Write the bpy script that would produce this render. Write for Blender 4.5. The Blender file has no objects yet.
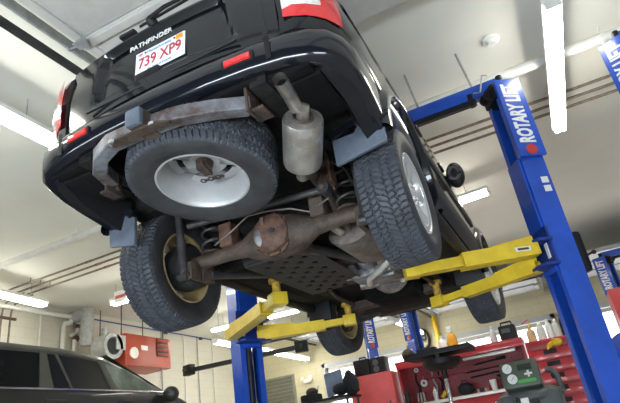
import bpy, bmesh, math, random
from mathutils import Vector, Matrix, Euler
import numpy as np
random.seed(7)
PI = math.pi
COL = bpy.context.scene.collection
LZ = 1.57            # height of the lifted car's nominal ground plane above the shop floor
RAD = math.radians

# ------------------------------------------------------------------ materials
def mat(name, col, rough=.5, metal=0., coat=0., var=0., scale=8., bump=0., bscale=60., col2=None, emit=0., alpha=None, spec=None, trans=0.):
    m = bpy.data.materials.new(name); m.use_nodes = True
    nt = m.node_tree; b = nt.nodes['Principled BSDF']
    b.inputs['Base Color'].default_value = (*col, 1)
    b.inputs['Roughness'].default_value = rough
    b.inputs['Metallic'].default_value = metal
    b.inputs['Coat Weight'].default_value = coat
    b.inputs['Coat Roughness'].default_value = .03
    if spec is not None: b.inputs['Specular IOR Level'].default_value = spec
    if trans: b.inputs['Transmission Weight'].default_value = trans
    if emit:
        b.inputs['Emission Color'].default_value = (*col, 1); b.inputs['Emission Strength'].default_value = emit
    tc = nt.nodes.new('ShaderNodeTexCoord')
    if var or col2:
        n = nt.nodes.new('ShaderNodeTexNoise'); n.inputs['Scale'].default_value = scale; n.inputs['Detail'].default_value = 6
        n.inputs['Roughness'].default_value = .65
        nt.links.new(tc.outputs['Object'], n.inputs['Vector'])
        r = nt.nodes.new('ShaderNodeValToRGB')
        r.color_ramp.elements[0].position = .38; r.color_ramp.elements[1].position = .62
        c2 = col2 if col2 else tuple(min(1, c*(1+var)) for c in col)
        c1 = col if col2 else tuple(c*(1-var) for c in col)
        r.color_ramp.elements[0].color = (*c1, 1); r.color_ramp.elements[1].color = (*c2, 1)
        nt.links.new(n.outputs['Fac'], r.inputs['Fac']); nt.links.new(r.outputs['Color'], b.inputs['Base Color'])
    if bump:
        n2 = nt.nodes.new('ShaderNodeTexNoise'); n2.inputs['Scale'].default_value = bscale; n2.inputs['Detail'].default_value = 4
        nt.links.new(tc.outputs['Object'], n2.inputs['Vector'])
        bp = nt.nodes.new('ShaderNodeBump'); bp.inputs['Strength'].default_value = bump; bp.inputs['Distance'].default_value = .01
        nt.links.new(n2.outputs['Fac'], bp.inputs['Height']); nt.links.new(bp.outputs['Normal'], b.inputs['Normal'])
    return m
def emat(name, col, s):
    m = bpy.data.materials.new(name); m.use_nodes = True
    nt = m.node_tree; nt.nodes.clear()
    e = nt.nodes.new('ShaderNodeEmission'); e.inputs[0].default_value = (*col, 1); e.inputs[1].default_value = s
    o = nt.nodes.new('ShaderNodeOutputMaterial'); nt.links.new(e.outputs[0], o.inputs[0])
    return m
M = {}
M['paint'] = mat('black_car_paint', (.005, .0055, .007), .14, coat=.5, var=.1, scale=3, spec=.3)
M['bumper'] = mat('dark_bumper_paint', (.008, .009, .013), .15, coat=.6, var=.1, scale=5, spec=.3)
M['plastic'] = mat('black_plastic', (.010, .010, .011), .5, var=.2, bump=.15, bscale=200, spec=.3)
M['flap'] = mat('grey_rubber_flap', (.105, .125, .16), .38, var=.25, scale=6)
M['under'] = mat('underbody_coating', (.008, .0078, .0075), .75, col2=(.022, .020, .018), scale=7, bump=.5, bscale=30, spec=.2)
M['undersoot'] = mat('dark_underbody', (.0055, .0055, .0055), .85, var=.3, bump=.4, bscale=40, spec=.15)
M['shield'] = mat('shield_coating', (.014, .0135, .013), .6, var=.3, scale=9, bump=.3)
M['rust'] = mat('rusty_steel', (.036, .025, .018), .65, col2=(.090, .063, .046), scale=9, bump=.6, bscale=50)
M['rustdark'] = mat('dark_rusty_steel', (.026, .018, .014), .7, col2=(.075, .046, .032), scale=14, bump=.6, bscale=60)
M['rustred'] = mat('red_rusted_steel', (.060, .027, .018), .65, col2=(.135, .070, .045), scale=14, bump=.5, bscale=60)
M['hitch'] = mat('worn_hitch_paint', (.21, .22, .245), .45, col2=(.060, .036, .026), scale=6, bump=.4, bscale=40, metal=.1)
M['steel'] = mat('dull_exhaust_steel', (.50, .48, .45), .33, metal=.75, col2=(.34, .30, .26), scale=12, bump=.1)
M['muffler'] = mat('weathered_muffler_steel', (.21, .185, .165), .5, metal=.4, col2=(.11, .085, .07), scale=10, bump=.2)
M['alu'] = mat('cast_aluminium', (.36, .36, .36), .5, metal=.55, col2=(.16, .16, .16), scale=14, bump=.6, bscale=25)
M['darkmetal'] = mat('dark_painted_metal', (.030, .030, .033), .45, var=.3, bump=.2)
M['shock'] = mat('dark_shock_paint', (.022, .024, .028), .4, col2=(.055, .048, .042), scale=10)
M['rubber'] = mat('tyre_rubber', (.040, .044, .054), .6, var=.25, scale=14, bump=.15, bscale=150)
M['sidewall'] = mat('tyre_sidewall_rubber', (.034, .034, .036), .55, var=.3, scale=8, bump=.1)
M['rim'] = mat('silver_alloy', (.78, .78, .77), .28, metal=.6, var=.08, scale=6)
M['rimwhite'] = mat('pale_alloy', (.42, .42, .42), .4, metal=.3, var=.08, scale=6)
M['rimgold'] = mat('tarnished_alloy', (.42, .30, .13), .45, metal=.2, col2=(.55, .42, .22), scale=8)
M['drum'] = mat('brake_drum_iron', (.018, .018, .018), .6, var=.4, bump=.3)
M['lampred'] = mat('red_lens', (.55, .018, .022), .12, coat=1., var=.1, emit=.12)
M['lampclear'] = mat('clear_lens', (.68, .66, .64), .15, coat=1., var=.15, scale=40)
M['pillar'] = mat('olive_grey_pillar', (.085, .085, .065), .5, var=.1)
M['glass'] = mat('dark_tinted_glass', (.008, .009, .010), .06, coat=1., var=.1)
M['vglass'] = mat('dark_van_glass', (.008, .009, .009), .22, var=.1, spec=.25)
M['vglass2'] = mat('green_windshield_glass', (.11, .16, .125), .05, coat=1., var=.2)
M['van'] = mat('dark_grey_van_paint', (.030, .030, .025), .45, coat=.25, var=.1)
M['chrome'] = mat('chrome_trim', (.75, .75, .76), .15, metal=1., var=.05)
M['white'] = mat('white_paint', (.80, .80, .78), .4, var=.04)
M['whitepl'] = mat('white_plastic', (.80, .79, .75), .45, var=.05)
M['plate'] = mat('plate_white', (.80, .82, .84), .35, var=.03)
M['pred'] = mat('plate_red_ink', (.42, .025, .04), .5, var=.05)
M['pblue'] = mat('plate_blue_ink', (.10, .22, .50), .5, var=.05)
M['porange'] = mat('orange_sticker', (.85, .35, .03), .5, var=.05)
M['yellow'] = mat('yellow_lift_paint', (.78, .57, .035), .38, col2=(.66, .46, .03), scale=7, bump=.05)
M['yellowr'] = mat('rusty_yellow_paint', (.62, .42, .04), .6, col2=(.28, .13, .03), scale=26, bump=.2)
M['blue'] = mat('blue_lift_paint', (.012, .075, .47), .30, coat=.3, var=.12, scale=4)
M['bluedk'] = mat('deep_blue_lift_paint', (.008, .035, .22), .4, var=.15, scale=4)
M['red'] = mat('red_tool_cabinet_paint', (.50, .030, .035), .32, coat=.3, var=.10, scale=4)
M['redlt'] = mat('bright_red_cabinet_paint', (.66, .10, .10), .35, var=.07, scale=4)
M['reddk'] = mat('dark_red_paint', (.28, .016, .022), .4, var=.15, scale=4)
M['heater'] = mat('orange_red_heater_paint', (.37, .045, .017), .4, var=.10, scale=4)
M['galv'] = mat('galvanised_metal', (.40, .41, .40), .45, metal=.3, var=.15, scale=10)
M['pipe'] = mat('cream_painted_pipe', (.72, .71, .66), .45, var=.05)
M['conduit'] = mat('rusty_conduit', (.19, .155, .115), .55, metal=.3, var=.25, scale=12)
M['tube'] = emat('fluorescent_tube_glow', (1., .97, .87), 24.)
M['sheen'] = mat('worktop_metal', (.62, .60, .55), .4, metal=.4, var=.1)
M['acgrey'] = mat('grey_machine_plastic', (.075, .085, .085), .5, var=.12, bump=.1)
M['acgreen'] = mat('dark_olive_panel', (.085, .10, .075), .45, var=.08)
M['lcd'] = mat('lcd_glass', (.04, .055, .04), .2, var=.2)
M['green'] = mat('green_label', (.06, .42, .07), .5, var=.05)
M['orange'] = mat('orange_bottle_plastic', (.80, .36, .02), .4, var=.08)
M['amber'] = mat('amber_liquid', (.62, .42, .22), .2, var=.15)
M['clearpl'] = mat('milky_plastic', (.62, .63, .60), .3, var=.08)
M['drill'] = mat('yellow_tool_plastic', (.72, .46, .02), .45, var=.08)
M['cloth'] = mat('black_cloth', (.012, .013, .017), .9, var=.3, bump=.4, bscale=40)
M['bluegrey'] = mat('blue_grey_plastic', (.17, .22, .32), .4, var=.15)
M['tarp'] = mat('blue_cloth', (.015, .06, .40), .7, var=.15, bump=.4, bscale=20)
M['doorpanel'] = mat('pale_door_panel', (.62, .60, .56), .5, var=.04)
M['doorgrey'] = mat('grey_door_panel', (.50, .515, .53), .5, var=.05)
M['louver'] = mat('dark_louver_metal', (.24, .24, .19), .5, var=.1)
M['daylight'] = emat('bright_daylight_pane', (1., 1., 1.), 2.2)
M['brass'] = mat('hose_yellow', (.65, .5, .05), .5, var=.1)
M['screen'] = mat('glass_white_dial', (.78, .78, .74), .3, var=.03)

def block_wall(name, c1, c2, mortar, horiz):
    m = bpy.data.materials.new(name); m.use_nodes = True
    nt = m.node_tree; b = nt.nodes['Principled BSDF']; b.inputs['Roughness'].default_value = .55
    tc = nt.nodes.new('ShaderNodeTexCoord')
    sp = nt.nodes.new('ShaderNodeSeparateXYZ'); cb = nt.nodes.new('ShaderNodeCombineXYZ')
    nt.links.new(tc.outputs['Object'], sp.inputs[0])
    nt.links.new(sp.outputs[horiz], cb.inputs[0]); nt.links.new(sp.outputs['Z'], cb.inputs[1])
    br = nt.nodes.new('ShaderNodeTexBrick')
    br.inputs['Color1'].default_value = (*c1, 1); br.inputs['Color2'].default_value = (*c2, 1); br.inputs['Mortar'].default_value = (*mortar, 1)
    br.inputs['Scale'].default_value = 1.; br.inputs['Mortar Size'].default_value = .006; br.inputs['Brick Width'].default_value = .4; br.inputs['Row Height'].default_value = .2
    br.inputs['Mortar Smooth'].default_value = .3
    nt.links.new(cb.outputs[0], br.inputs['Vector']); nt.links.new(br.outputs['Color'], b.inputs['Base Color'])
    bp = nt.nodes.new('ShaderNodeBump'); bp.inputs['Strength'].default_value = .25; bp.invert = True
    nt.links.new(br.outputs['Fac'], bp.inputs['Height']); nt.links.new(bp.outputs['Normal'], b.inputs['Normal'])
    return m
M['wallY'] = block_wall('cream_block_wall', (.60, .58, .49), (.585, .565, .475), (.53, .51, .43), 'Y')
M['wallX'] = block_wall('yellow_cream_block_wall', (.60, .555, .37), (.585, .54, .355), (.47, .44, .30), 'X')
M['ceil'] = mat('painted_ceiling', (.74, .735, .66), .75, var=.03, scale=.6, bump=.05, bscale=30)
M['floor'] = mat('grey_epoxy_floor', (.60, .60, .57), .35, var=.15, scale=1.2, bump=.05)

# ------------------------------------------------------------------ mesh builder
class MB:
    def __init__(s): s.v = []; s.f = []; s.m = []; s.mi = 0
    def add(s, vs, fs):
        o = len(s.v); s.v += [tuple(v) for v in vs]
        for f in fs: s.f.append([o+i for i in f]); s.m.append(s.mi)
        return s
    def mat(s, i): s.mi = i; return s
    def box(s, c, d, rot=None, bev=0.):
        bm = bmesh.new(); bmesh.ops.create_cube(bm, size=1)
        bmesh.ops.scale(bm, vec=d, verts=bm.verts)
        if bev: bmesh.ops.bevel(bm, geom=bm.edges[:], offset=min(bev, min(d)*.45), segments=2, affect='EDGES', profile=.6)
        mt = Matrix.Translation(c)
        if rot is not None: mt = mt @ (rot if isinstance(rot, Matrix) else Euler(rot).to_matrix()).to_4x4()
        bmesh.ops.transform(bm, matrix=mt, verts=bm.verts)
        bm.verts.index_update()
        s.add([v.co for v in bm.verts], [[v.index for v in f.verts] for f in bm.faces]); bm.free(); return s
    def beam(s, p0, p1, w, h, bev=.0, up=(0, 0, 1), w1=None, h1=None):
        """rectangular bar between two points; w across, h along 'up'"""
        p0 = Vector(p0); p1 = Vector(p1); d = (p1-p0).normalized(); u = Vector(up)
        a = d.cross(u).normalized(); u = a.cross(d)
        if w1 is None: w1, h1 = w, h
        vs = []
        for p, ww, hh in ((p0, w, h), (p1, w1, h1)):
            for sa, su in ((-1, -1), (1, -1), (1, 1), (-1, 1)): vs.append(p+a*sa*ww/2+u*su*hh/2)
        return s.add(vs, [[0, 3, 2, 1], [4, 5, 6, 7], [0, 1, 5, 4], [1, 2, 6, 5], [2, 3, 7, 6], [3, 0, 4, 7]])
    def channel(s, p0, p1, w, h, t, up=(0, 0, 1)):
        """open ended rectangular tube"""
        p0 = Vector(p0); p1 = Vector(p1); d = (p1-p0).normalized(); u = Vector(up)
        a = d.cross(u).normalized(); u = a.cross(d)
        vs = []
        for p in (p0, p1):
            for k in (0, t):
                for sa, su in ((-1, -1), (1, -1), (1, 1), (-1, 1)): vs.append(p+a*sa*(w/2-k)+u*su*(h/2-k))
        fs = []
        for i in range(4):
            j = (i+1) % 4
            fs += [[i, j, 8+j, 8+i], [4+i, 12+i, 12+j, 4+j], [i, 4+i, 4+j, j], [8+i, 8+j, 12+j, 12+i]]
        return s.add(vs, fs)
    def tube(s, pts, r, n=12, caps=True):
        pts = [Vector(p) for p in pts]; k = len(pts)
        rs = r if isinstance(r, (list, tuple)) else [r]*k
        ref = None; vs = []
        for i, p in enumerate(pts):
            d = (pts[min(i+1, k-1)]-pts[max(i-1, 0)]).normalized()
            if ref is None:
                ref = Vector((0, 0, 1)) if abs(d.z) < .9 else Vector((1, 0, 0))
            a = (ref-d*ref.dot(d)).normalized(); ref = a; b = d.cross(a)
            for j in range(n):
                t = 2*PI*j/n; vs.append(p+(a*math.cos(t)+b*math.sin(t))*rs[i])
        fs = []
        for i in range(k-1):
            for j in range(n):
                q = (j+1) % n; fs.append([i*n+j, i*n+q, (i+1)*n+q, (i+1)*n+j])
        if caps: fs += [list(range(n))[::-1], [(k-1)*n+j for j in range(n)]]
        return s.add(vs, fs)
    def lathe(s, prof, n=48, o=(0, 0, 0), ax=(1, 0, 0), sx=1., closed=False):
        """prof: (along axis, radius)"""
        ax = Vector(ax).normalized(); ref = Vector((0, 0, 1)) if abs(ax.z) < .9 else Vector((1, 0, 0))
        a = (ref-ax*ref.dot(ax)).normalized(); b = ax.cross(a); o = Vector(o)
        vs = []; k = len(prof)
        for (x, r) in prof:
            for j in range(n):
                t = 2*PI*j/n; vs.append(o+ax*x+(a*math.cos(t)+b*math.sin(t)*sx)*max(r, 1e-4))
        fs = []
        for i in range(k if closed else k-1):
            i2 = (i+1) % k
            for j in range(n):
                q = (j+1) % n; fs.append([i*n+j, i*n+q, i2*n+q, i2*n+j])
        return s.add(vs, fs)
    def disc(s, o, ax, r, t, n=32, sx=1.):
        return s.lathe([(-t/2, 0), (-t/2, r), (t/2, r), (t/2, 0)], n, o, ax, sx)
    def prism(s, poly, ext, frame=None):
        """poly in (u,v), extruded by ext along w; frame maps (u,v,w)->3D"""
        n = len(poly); fr = frame or (lambda u, v, w: (u, v, w))
        vs = [fr(u, v, 0) for u, v in poly]+[fr(u, v, ext) for u, v in poly]
        return s.add(vs, [list(range(n))[::-1], list(range(n, 2*n))]+[[i, (i+1) % n, n+(i+1) % n, n+i] for i in range(n)])
    def grid(s, rows):
        k = len(rows[0]); vs = [p for r in rows for p in r]
        return s.add(vs, [[i*k+j, i*k+j+1, (i+1)*k+j+1, (i+1)*k+j] for i in range(len(rows)-1) for j in range(k-1)])
    def sphere(s, c, r, n=16, sc=(1, 1, 1)):
        prof = [(-math.cos(PI*i/n), math.sin(PI*i/n)) for i in range(n+1)]
        o = len(s.v); s.lathe(prof, n*2, (0, 0, 0), (0, 0, 1))
        rr = r if isinstance(r, (tuple, list)) else (r*sc[0], r*sc[1], r*sc[2])
        for i in range(o, len(s.v)):
            v = s.v[i]; s.v[i] = (c[0]+v[0]*rr[0], c[1]+v[1]*rr[1], c[2]+v[2]*rr[2])
        return s
    def build(s, name, m, parent=None, smooth=35, bev=0., loc=None):
        me = bpy.data.meshes.new(name)
        me.from_pydata(s.v, [], s.f); me.update()
        bm = bmesh.new(); bm.from_mesh(me)
        bmesh.ops.remove_doubles(bm, verts=bm.verts, dist=1e-5)
        bmesh.ops.recalc_face_normals(bm, faces=bm.faces)
        if bev:
            es = [e for e in bm.edges if len(e.link_faces) == 2 and e.calc_face_angle(0) > .6]
            bmesh.ops.bevel(bm, geom=es, offset=bev, segments=2, affect='EDGES', profile=.6, clamp_overlap=True)
        bm.to_mesh(me); bm.free()
        for mm in (m if isinstance(m, (list, tuple)) else [m]): me.materials.append(M[mm])
        if not bev and len(me.polygons) == len(s.m): me.polygons.foreach_set('material_index', s.m)
        if smooth:
            me.polygons.foreach_set('use_smooth', [True]*len(me.polygons)); me.set_sharp_from_angle(angle=RAD(smooth))
        me.update()
        return link(name, me, parent, loc)
def link(name, me, parent=None, loc=None):
    o = bpy.data.objects.new(name, me); COL.objects.link(o)
    if parent: o.parent = parent
    if loc: o.location = loc
    return o
def tag(o, label=None, cat=None, group=None, kind=None):
    if label: o['label'] = label
    if cat: o['category'] = cat
    if group: o['group'] = group
    if kind: o['kind'] = kind
    return o
def empty(name, loc, label, cat, group=None, rz=0):
    o = bpy.data.objects.new(name, None); COL.objects.link(o); o.location = loc; o.rotation_euler.z = rz
    o.empty_display_size = .1
    return tag(o, label, cat, group)
def kids(o): return [c for c in bpy.data.objects if c.parent == o]
def copy_tree(o, parent=None):
    c = o.copy(); COL.objects.link(c); c.parent = parent
    for k in kids(o): copy_tree(k, c)
    return c
def text(name, body, m, size, mw, parent=None, ext=.0015, align='CENTER', sx=1., fit=None, bold=0., shear=0.):
    cu = bpy.data.curves.new(name, 'FONT'); cu.body = body; cu.size = size; cu.extrude = ext
    cu.offset = bold; cu.shear = shear; cu.align_x = align; cu.align_y = 'CENTER'; cu.resolution_u = 3
    t = bpy.data.objects.new(name, cu); COL.objects.link(t)
    dg = bpy.context.evaluated_depsgraph_get()
    me = bpy.data.meshes.new_from_object(t.evaluated_get(dg))
    COL.objects.unlink(t); bpy.data.objects.remove(t)
    me.transform(Matrix.Diagonal((sx, 1, 1, 1)))
    if fit:
        xs_ = [v.co.x for v in me.vertices]; ys_ = [v.co.y for v in me.vertices]
        me.transform(Matrix.Diagonal((fit[0]/(max(xs_)-min(xs_)), fit[1]/(max(ys_)-min(ys_)), 1, 1)))
    me.transform(mw)
    me.materials.clear(); me.materials.append(M[m])
    return link(name, me, parent)
def frame_m(o, x, y):
    x = Vector(x).normalized(); z = x.cross(Vector(y)).normalized(); y = z.cross(x)
    m = Matrix.Identity(4)
    for i in range(3): m[i][0] = x[i]; m[i][1] = y[i]; m[i][2] = z[i]; m[i][3] = o[i]
    return m

# ------------------------------------------------------------------ the room
XL, XR, YN, YF, ZC = -7.95, 9.0, -4.6, 12.4, 4.1
def struct(o): o['kind'] = 'structure'; return o
T = .15
struct(MB().box(((XL+XR)/2, (YN+YF)/2, -.1), (XR-XL+.6, YF-YN+.6, .2)).build('floor', 'floor', smooth=0))
struct(MB().box(((XL+XR)/2, (YN+YF)/2, ZC+.1), (XR-XL+.6, YF-YN+.6, .2)).build('ceiling', 'ceil', smooth=0))
struct(MB().box((XL-T/2, (YN+YF)/2, ZC/2), (T, YF-YN+.3, ZC)).build('wall_left', 'wallY', smooth=0))
struct(MB().box((XR+T/2, (YN+YF)/2, ZC/2), (T, YF-YN+.3, ZC)).build('wall_right', 'wallY', smooth=0))
def holed_wall(name, y, x0, x1, holes, m):
    mb = MB(); x = x0
    for (a, b, z0, z1) in holes:
        mb.box(((x+a)/2, y, ZC/2), (a-x, T, ZC))
        mb.box(((a+b)/2, y, (z1+ZC)/2), (b-a, T, ZC-z1))
        if z0 > 0: mb.box(((a+b)/2, y, z0/2), (b-a, T, z0))
        x = b
    mb.box(((x+x1)/2, y, ZC/2), (x1-x, T, ZC))
    return struct(mb.build(name, m, smooth=0))
FD = [(-5.25, -2.70, 0, 2.77), (-1.58, 1.15, 0, 2.77), (1.95, 5.2, 0, 2.77)]
holed_wall('wall_back', YF+T/2, XL, XR, FD, 'wallX')
holed_wall('wall_front', YN-T/2, XL, XR, [(-1.55, 2.2, 0, 3.5), (2.9, 6.6, 0, 3.5), (-6., -2.6, 0, 3.5)], 'wallX')
# far garage doors, closed, with full-view lower sections full of daylight
for i, (a, b, z0, z1) in enumerate(FD):
    d = MB()
    for k, zz in enumerate((2.70, .55)):
        d.box(((a+b)/2, YF+.03, zz), (b-a, .05, .10), bev=.005)
    n = 1
    for k in range(n+1): d.box((a+.04+(b-a-.08)*k/n, YF+.03, z1/2), (.07, .05, z1), bev=.005)
    d.box(((a+b)/2, YF+.03, .27), (b-a, .04, .54))
    door = struct(d.build('door_%d' % (i+1), 'doorpanel', smooth=0))
    p = MB().box(((a+b)/2, YF+.05, 1.63), (b-a, .01, 2.2)); struct(p.build('window_%d' % (i+1), 'daylight', smooth=0))
    fr = MB()
    for xx in (a-.06, b+.06): fr.box((xx, YF-.03, 1.45), (.10, .06, 2.9), bev=.005)
    fr.box(((a+b)/2, YF-.03, 2.82), (b-a+.22, .06, .12), bev=.005)
    struct(fr.build('trim_%d' % (i+1), 'doorgrey', smooth=0))

# --- raised overhead doors under the ceiling
def raised_door(x0, x1, y0, y1, z, label, m, trackx=None):
    r = empty('overhead_door', ((x0+x1)/2, y0, z), label, 'garage door', 'raised overhead doors')
    w = x1-x0; L = y1-y0
    nsec = max(3, round(L/1.1))
    for k in range(nsec):
        a = k*L/nsec
        mb = MB().box((0, a+L/nsec/2, .03), (w, L/nsec-.012, .045), bev=.004)
        mb.box((0, a+.05, -.006), (w, .07, .04), bev=.006)
        for q in (0, 2, 4):
            mb.box((-w/2+.05+(w-.1)*q/4, a+L/nsec/2, .0), (.07, L/nsec-.05, .03), bev=.006)
        mb.build('door_section', m, r)
    for s in (-1, 1):
        t = MB()
        t.beam((s*(w/2+.08), -.25, .02), (s*(w/2+.08), L+.35, .02), .022, .085)
        t.beam((s*(w/2+.105), -.25, .065), (s*(w/2+.105), L+.35, .065), .05, .012)
        t.build('track', 'galv', r)
        a = MB().beam((s*(w/2+.23), -.25, -.02), (s*(w/2+.23), L+.35, -.02), .05, .05); a.build('track_angle', 'darkmetal', r)
        for yy in (.2, L*.5, L-.2):
            MB().box((s*(w/2+.16), yy, .02), (.18, .04, .02)).build('bracket', 'galv', r)
            MB().box((s*(w/2+.12), yy, (ZC-z)/2+.02), (.03, .03, ZC-z-.04)).build('hanger', 'galv', r)
        for k in range(nsec+1):
            hy = min(max(k*L/nsec, .06), L-.06)
            h = MB().box((s*(w/2-.05), hy, -.045), (.10, .085, .012), bev=.004)
            h.box((s*(w/2-.10), hy, -.06), (.035, .13, .012), (0, 0, .5), bev=.003)
            h.tube([(s*(w/2-.08), hy, -.05), (s*(w/2+.07), hy, -.03)], .008, 8)
            h.disc((s*(w/2+.07), hy, -.02), (1, 0, 0), .028, .018, 14)
            h.build('hinge_roller', 'galv', r)
    return r
raised_door(-1.33, 2.2, -3.7, .75, 3.78, 'raised overhead garage door above the rear of the lifted car', 'doorpanel')
raised_door(-1.58, 1.15, 9.5, 12.1, 3.5, 'raised grey overhead door at the far wall behind the lifted car', 'doorgrey')
raised_door(1.95, 5.2, 9.5, 12.1, 3.5, 'raised grey overhead door at the far wall, right of the tall blue post', 'doorgrey')
raised_door(-5.25, -2.70, 9.5, 12.1, 3.5, 'raised grey overhead door at the far left, above the emergency light', 'doorgrey')

# --- fluorescent strips
def strip(a, b, label):
    a = Vector(a); b = Vector(b); d = (b-a); L = d.length; mid = (a+b)/2
    r = empty('fluorescent_light', mid, label, 'ceiling light', 'fluorescent strip lights', rz=math.atan2(d.y, d.x))
    h = MB(); h.box((0, 0, .05), (L, .17, .05), bev=.008)
    h.box((0, 0, .02), (L, .05, .02), bev=.004)
    h.build('housing', 'white', r)
    for s in (-1, 1):
        MB().tube([(-L/2+.04, s*.042, -.02), (L/2-.04, s*.042, -.02)], .022, 12).build('tube', 'tube', r)
        e = MB().box((s*(L/2-.015), 0, -.005), (.035, .13, .06), bev=.006); e.build('lamp_holder', 'whitepl', r)
    for s in (-1, 1):
        MB().tube([(s*L*.36, 0, .07), (s*L*.36, 0, ZC-mid.z)], .006, 6).build('hanger', 'galv', r)
    return r
LN = 2.44
strip((2.10, 1.48, 3.77), (2.06, 3.94, 3.77), 'bright fluorescent strip on the ceiling right of the nearest blue post')
strip((-2.50, -1.95, 3.77), (-2.56, .49, 3.77), 'fluorescent strip left of the lifted car, by the tail lamp')
strip((-6.75, 1.63, 3.77), (-7.02, 4.07, 3.77), 'fluorescent strip along the left wall above the parked van')
strip((-6.32, 5.0, 3.77), (-3.9, 5.1, 3.77), 'fluorescent strip behind the left rear tyre')
strip((-6.7, 8.8, 3.77), (-4.25, 9.05, 3.77), 'fluorescent strip seen between the yellow lift arms on the left')
strip((-5.50, 7.2, 3.08), (-5.54, 8.5, 3.08), 'fluorescent strip left of the left blue post, in the far bay')
strip((-5.57, 9.35, 3.08), (-5.68, 12.12, 3.08), 'fluorescent strip right of the left blue post, above the far louvre')
strip((-2.06, 9.7, 3.08), (-2.14, 12.14, 3.08), 'fluorescent strip by the far blue post between the bright windows')
strip((-1.42, 5.38, 3.77), (1.0, 5.18, 3.77), 'fluorescent strip beside the car mirror, crossing behind the car')

# --- overhead pipe, conduits
def straight_run(name, label, cat, a, b, r, m, group=None, couplings=0, hang=2.2, clip=True):
    a = Vector(a); b = Vector(b); root = empty(name, a, label, cat, group)
    L = (b-a).length; d = (b-a)/L
    MB().tube([(0, 0, 0), b-a], r, 14).build('pipe', m, root)
    for k in range(couplings):
        p = d*(L*(k+.6)/couplings); MB().tube([p-d*.06, p+d*.06], r*1.25, 14).build('coupling', m, root)
    if clip:
        n = int(L/hang)
        for k in range(n):
            p = d*(L*(k+.4)/n)
            c = MB().tube([p-d*.015, p+d*.015], r*1.18, 12)
            c.tube([p+Vector((0, 0, r)), Vector((p.x, p.y, ZC-a.z))], .008, 6); c.build('hanger', m if r > .03 else 'conduit', root)
    return root
straight_run('ceiling_pipe', 'thick cream painted pipe running across the ceiling behind the lift beam', 'pipe', (XL, 2.55, 3.96), (8.8, 2.62, 3.96), .055, 'pipe', couplings=6)
for k in range(3):
    straight_run('ceiling_conduit', ['nearest of three thin rusty conduits along the ceiling', 'middle of three thin rusty conduits along the ceiling', 'farthest of three thin rusty conduits along the ceiling'][k], 'conduit', (XL+.12, 3.50+k*.2, 4.02), (8.8, 3.50+k*.2, 4.02), .018, 'conduit', 'ceiling conduits', couplings=4, hang=2.6)
# their drops down the left wall
for k in range(2):
    p = MB(); yy = 3.86+k*.18
    p.tube([(XL+.6, yy, 4.04), (XL+.30, yy, 4.03), (XL+.12, yy, 3.97), (XL+.05, yy, 3.86), (XL+.03, yy, 3.7), (XL+.03, yy, .3)], .018, 10)
    tag(p.build('wall_conduit', 'conduit'), ['rusty conduit curving down the left wall, nearer one', 'rusty conduit curving down the left wall, farther one'][k], 'conduit', 'wall conduits')
tag(MB().box((XL+.03, 3.95, 3.72), (.04, .42, .05), bev=.005).build('conduit_strap', 'rustred'), 'rusty strap holding the conduits on the left wall', 'strap')
straight_run('wall_pipe', 'thin white vertical pipe on the left wall', 'pipe', (XL+.03, 4.7, .2), (XL+.03, 4.7, 4.0), .02, 'pipe', clip=False)
def bent(name, label, cat, pts, r, m, group=None, joints=()):
    root = empty(name, pts[0], label, cat, group); o = Vector(pts[0])
    MB().tube([Vector(p)-o for p in pts], r, 12).build('pipe', m, root)
    for j in joints: MB().sphere(Vector(j)-o, r*1.5, 8).build('fitting', 'rustred', root)
    return root
x = XL+.08
bent('wall_pipe', 'thick cream pipe along the top of the left wall with a drop', 'pipe', [(x, 1.0, 3.93), (x, 5.68, 3.93), (x, 5.73, 3.90), (x, 5.73, 3.55), (x, 5.70, 3.50), (x, 5.56, 3.48), (x, 5.52, 3.45), (x, 5.52, .3)], .05, 'pipe', joints=[(x, 5.55, 3.48)])
bent('wall_pipe', 'cream pipe with an offset bend coming down the left wall', 'pipe', [(x, 5.42, 3.93), (x, 5.42, 3.86), (x, 5.40, 3.80), (x, 5.25, 3.76), (x, 5.22, 3.70), (x, 5.22, .3)], .045, 'pipe', joints=[(x, 5.5, 3.86)])
bent('wall_pipe', 'short cream pipe stub between the drops on the left wall', 'pipe', [(x, 5.58, 3.93), (x, 5.58, 3.62), (x, 5.50, 3.58), (x, 5.40, 3.54)], .035, 'pipe', joints=[(x, 5.58, 3.75)])
# air line and drops along left wall top
root = empty('air_line', (XL+.05, 5.9, 3.97), 'thin dark blue air line along the top of the left wall', 'air line')
MB().tube([(0, 0, 0), (0, 8.6, -.02)], .016, 8).build('pipe', 'bluedk', root)
for yy in (2.55, 4.05): MB().box((0, yy, -.03), (.05, .12, .07), bev=.01).build('valve', 'darkmetal', root)
for k, yy in enumerate((8.3, 9.2, 9.8, 10.5)):
    tag(MB().tube([(XL+.03, yy, .0), (XL+.03, yy, 4.0)], .016, 8).build('drop_pipe', 'pipe' if k % 2 else 'galv'), ['first', 'second', 'third', 'fourth'][k]+' thin pipe dropping down the left wall beyond the red heater', 'pipe', 'drop pipes on the left wall')

# --- smoke detector
r = empty('smoke_detector', (1.58, 2.1, ZC), 'round white smoke detector on the ceiling', 'smoke detector')
MB().lathe([(0, 0), (0, .085), (-.02, .085), (-.03, .07), (-.03, 0)], 28, (0, 0, 0), (0, 0, 1)).build('base', 'whitepl', r)
MB().lathe([(-.03, .0), (-.03, .055), (-.055, .045), (-.06, 0)], 28, (0, 0, 0), (0, 0, 1)).build('cover', 'whitepl', r)

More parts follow.
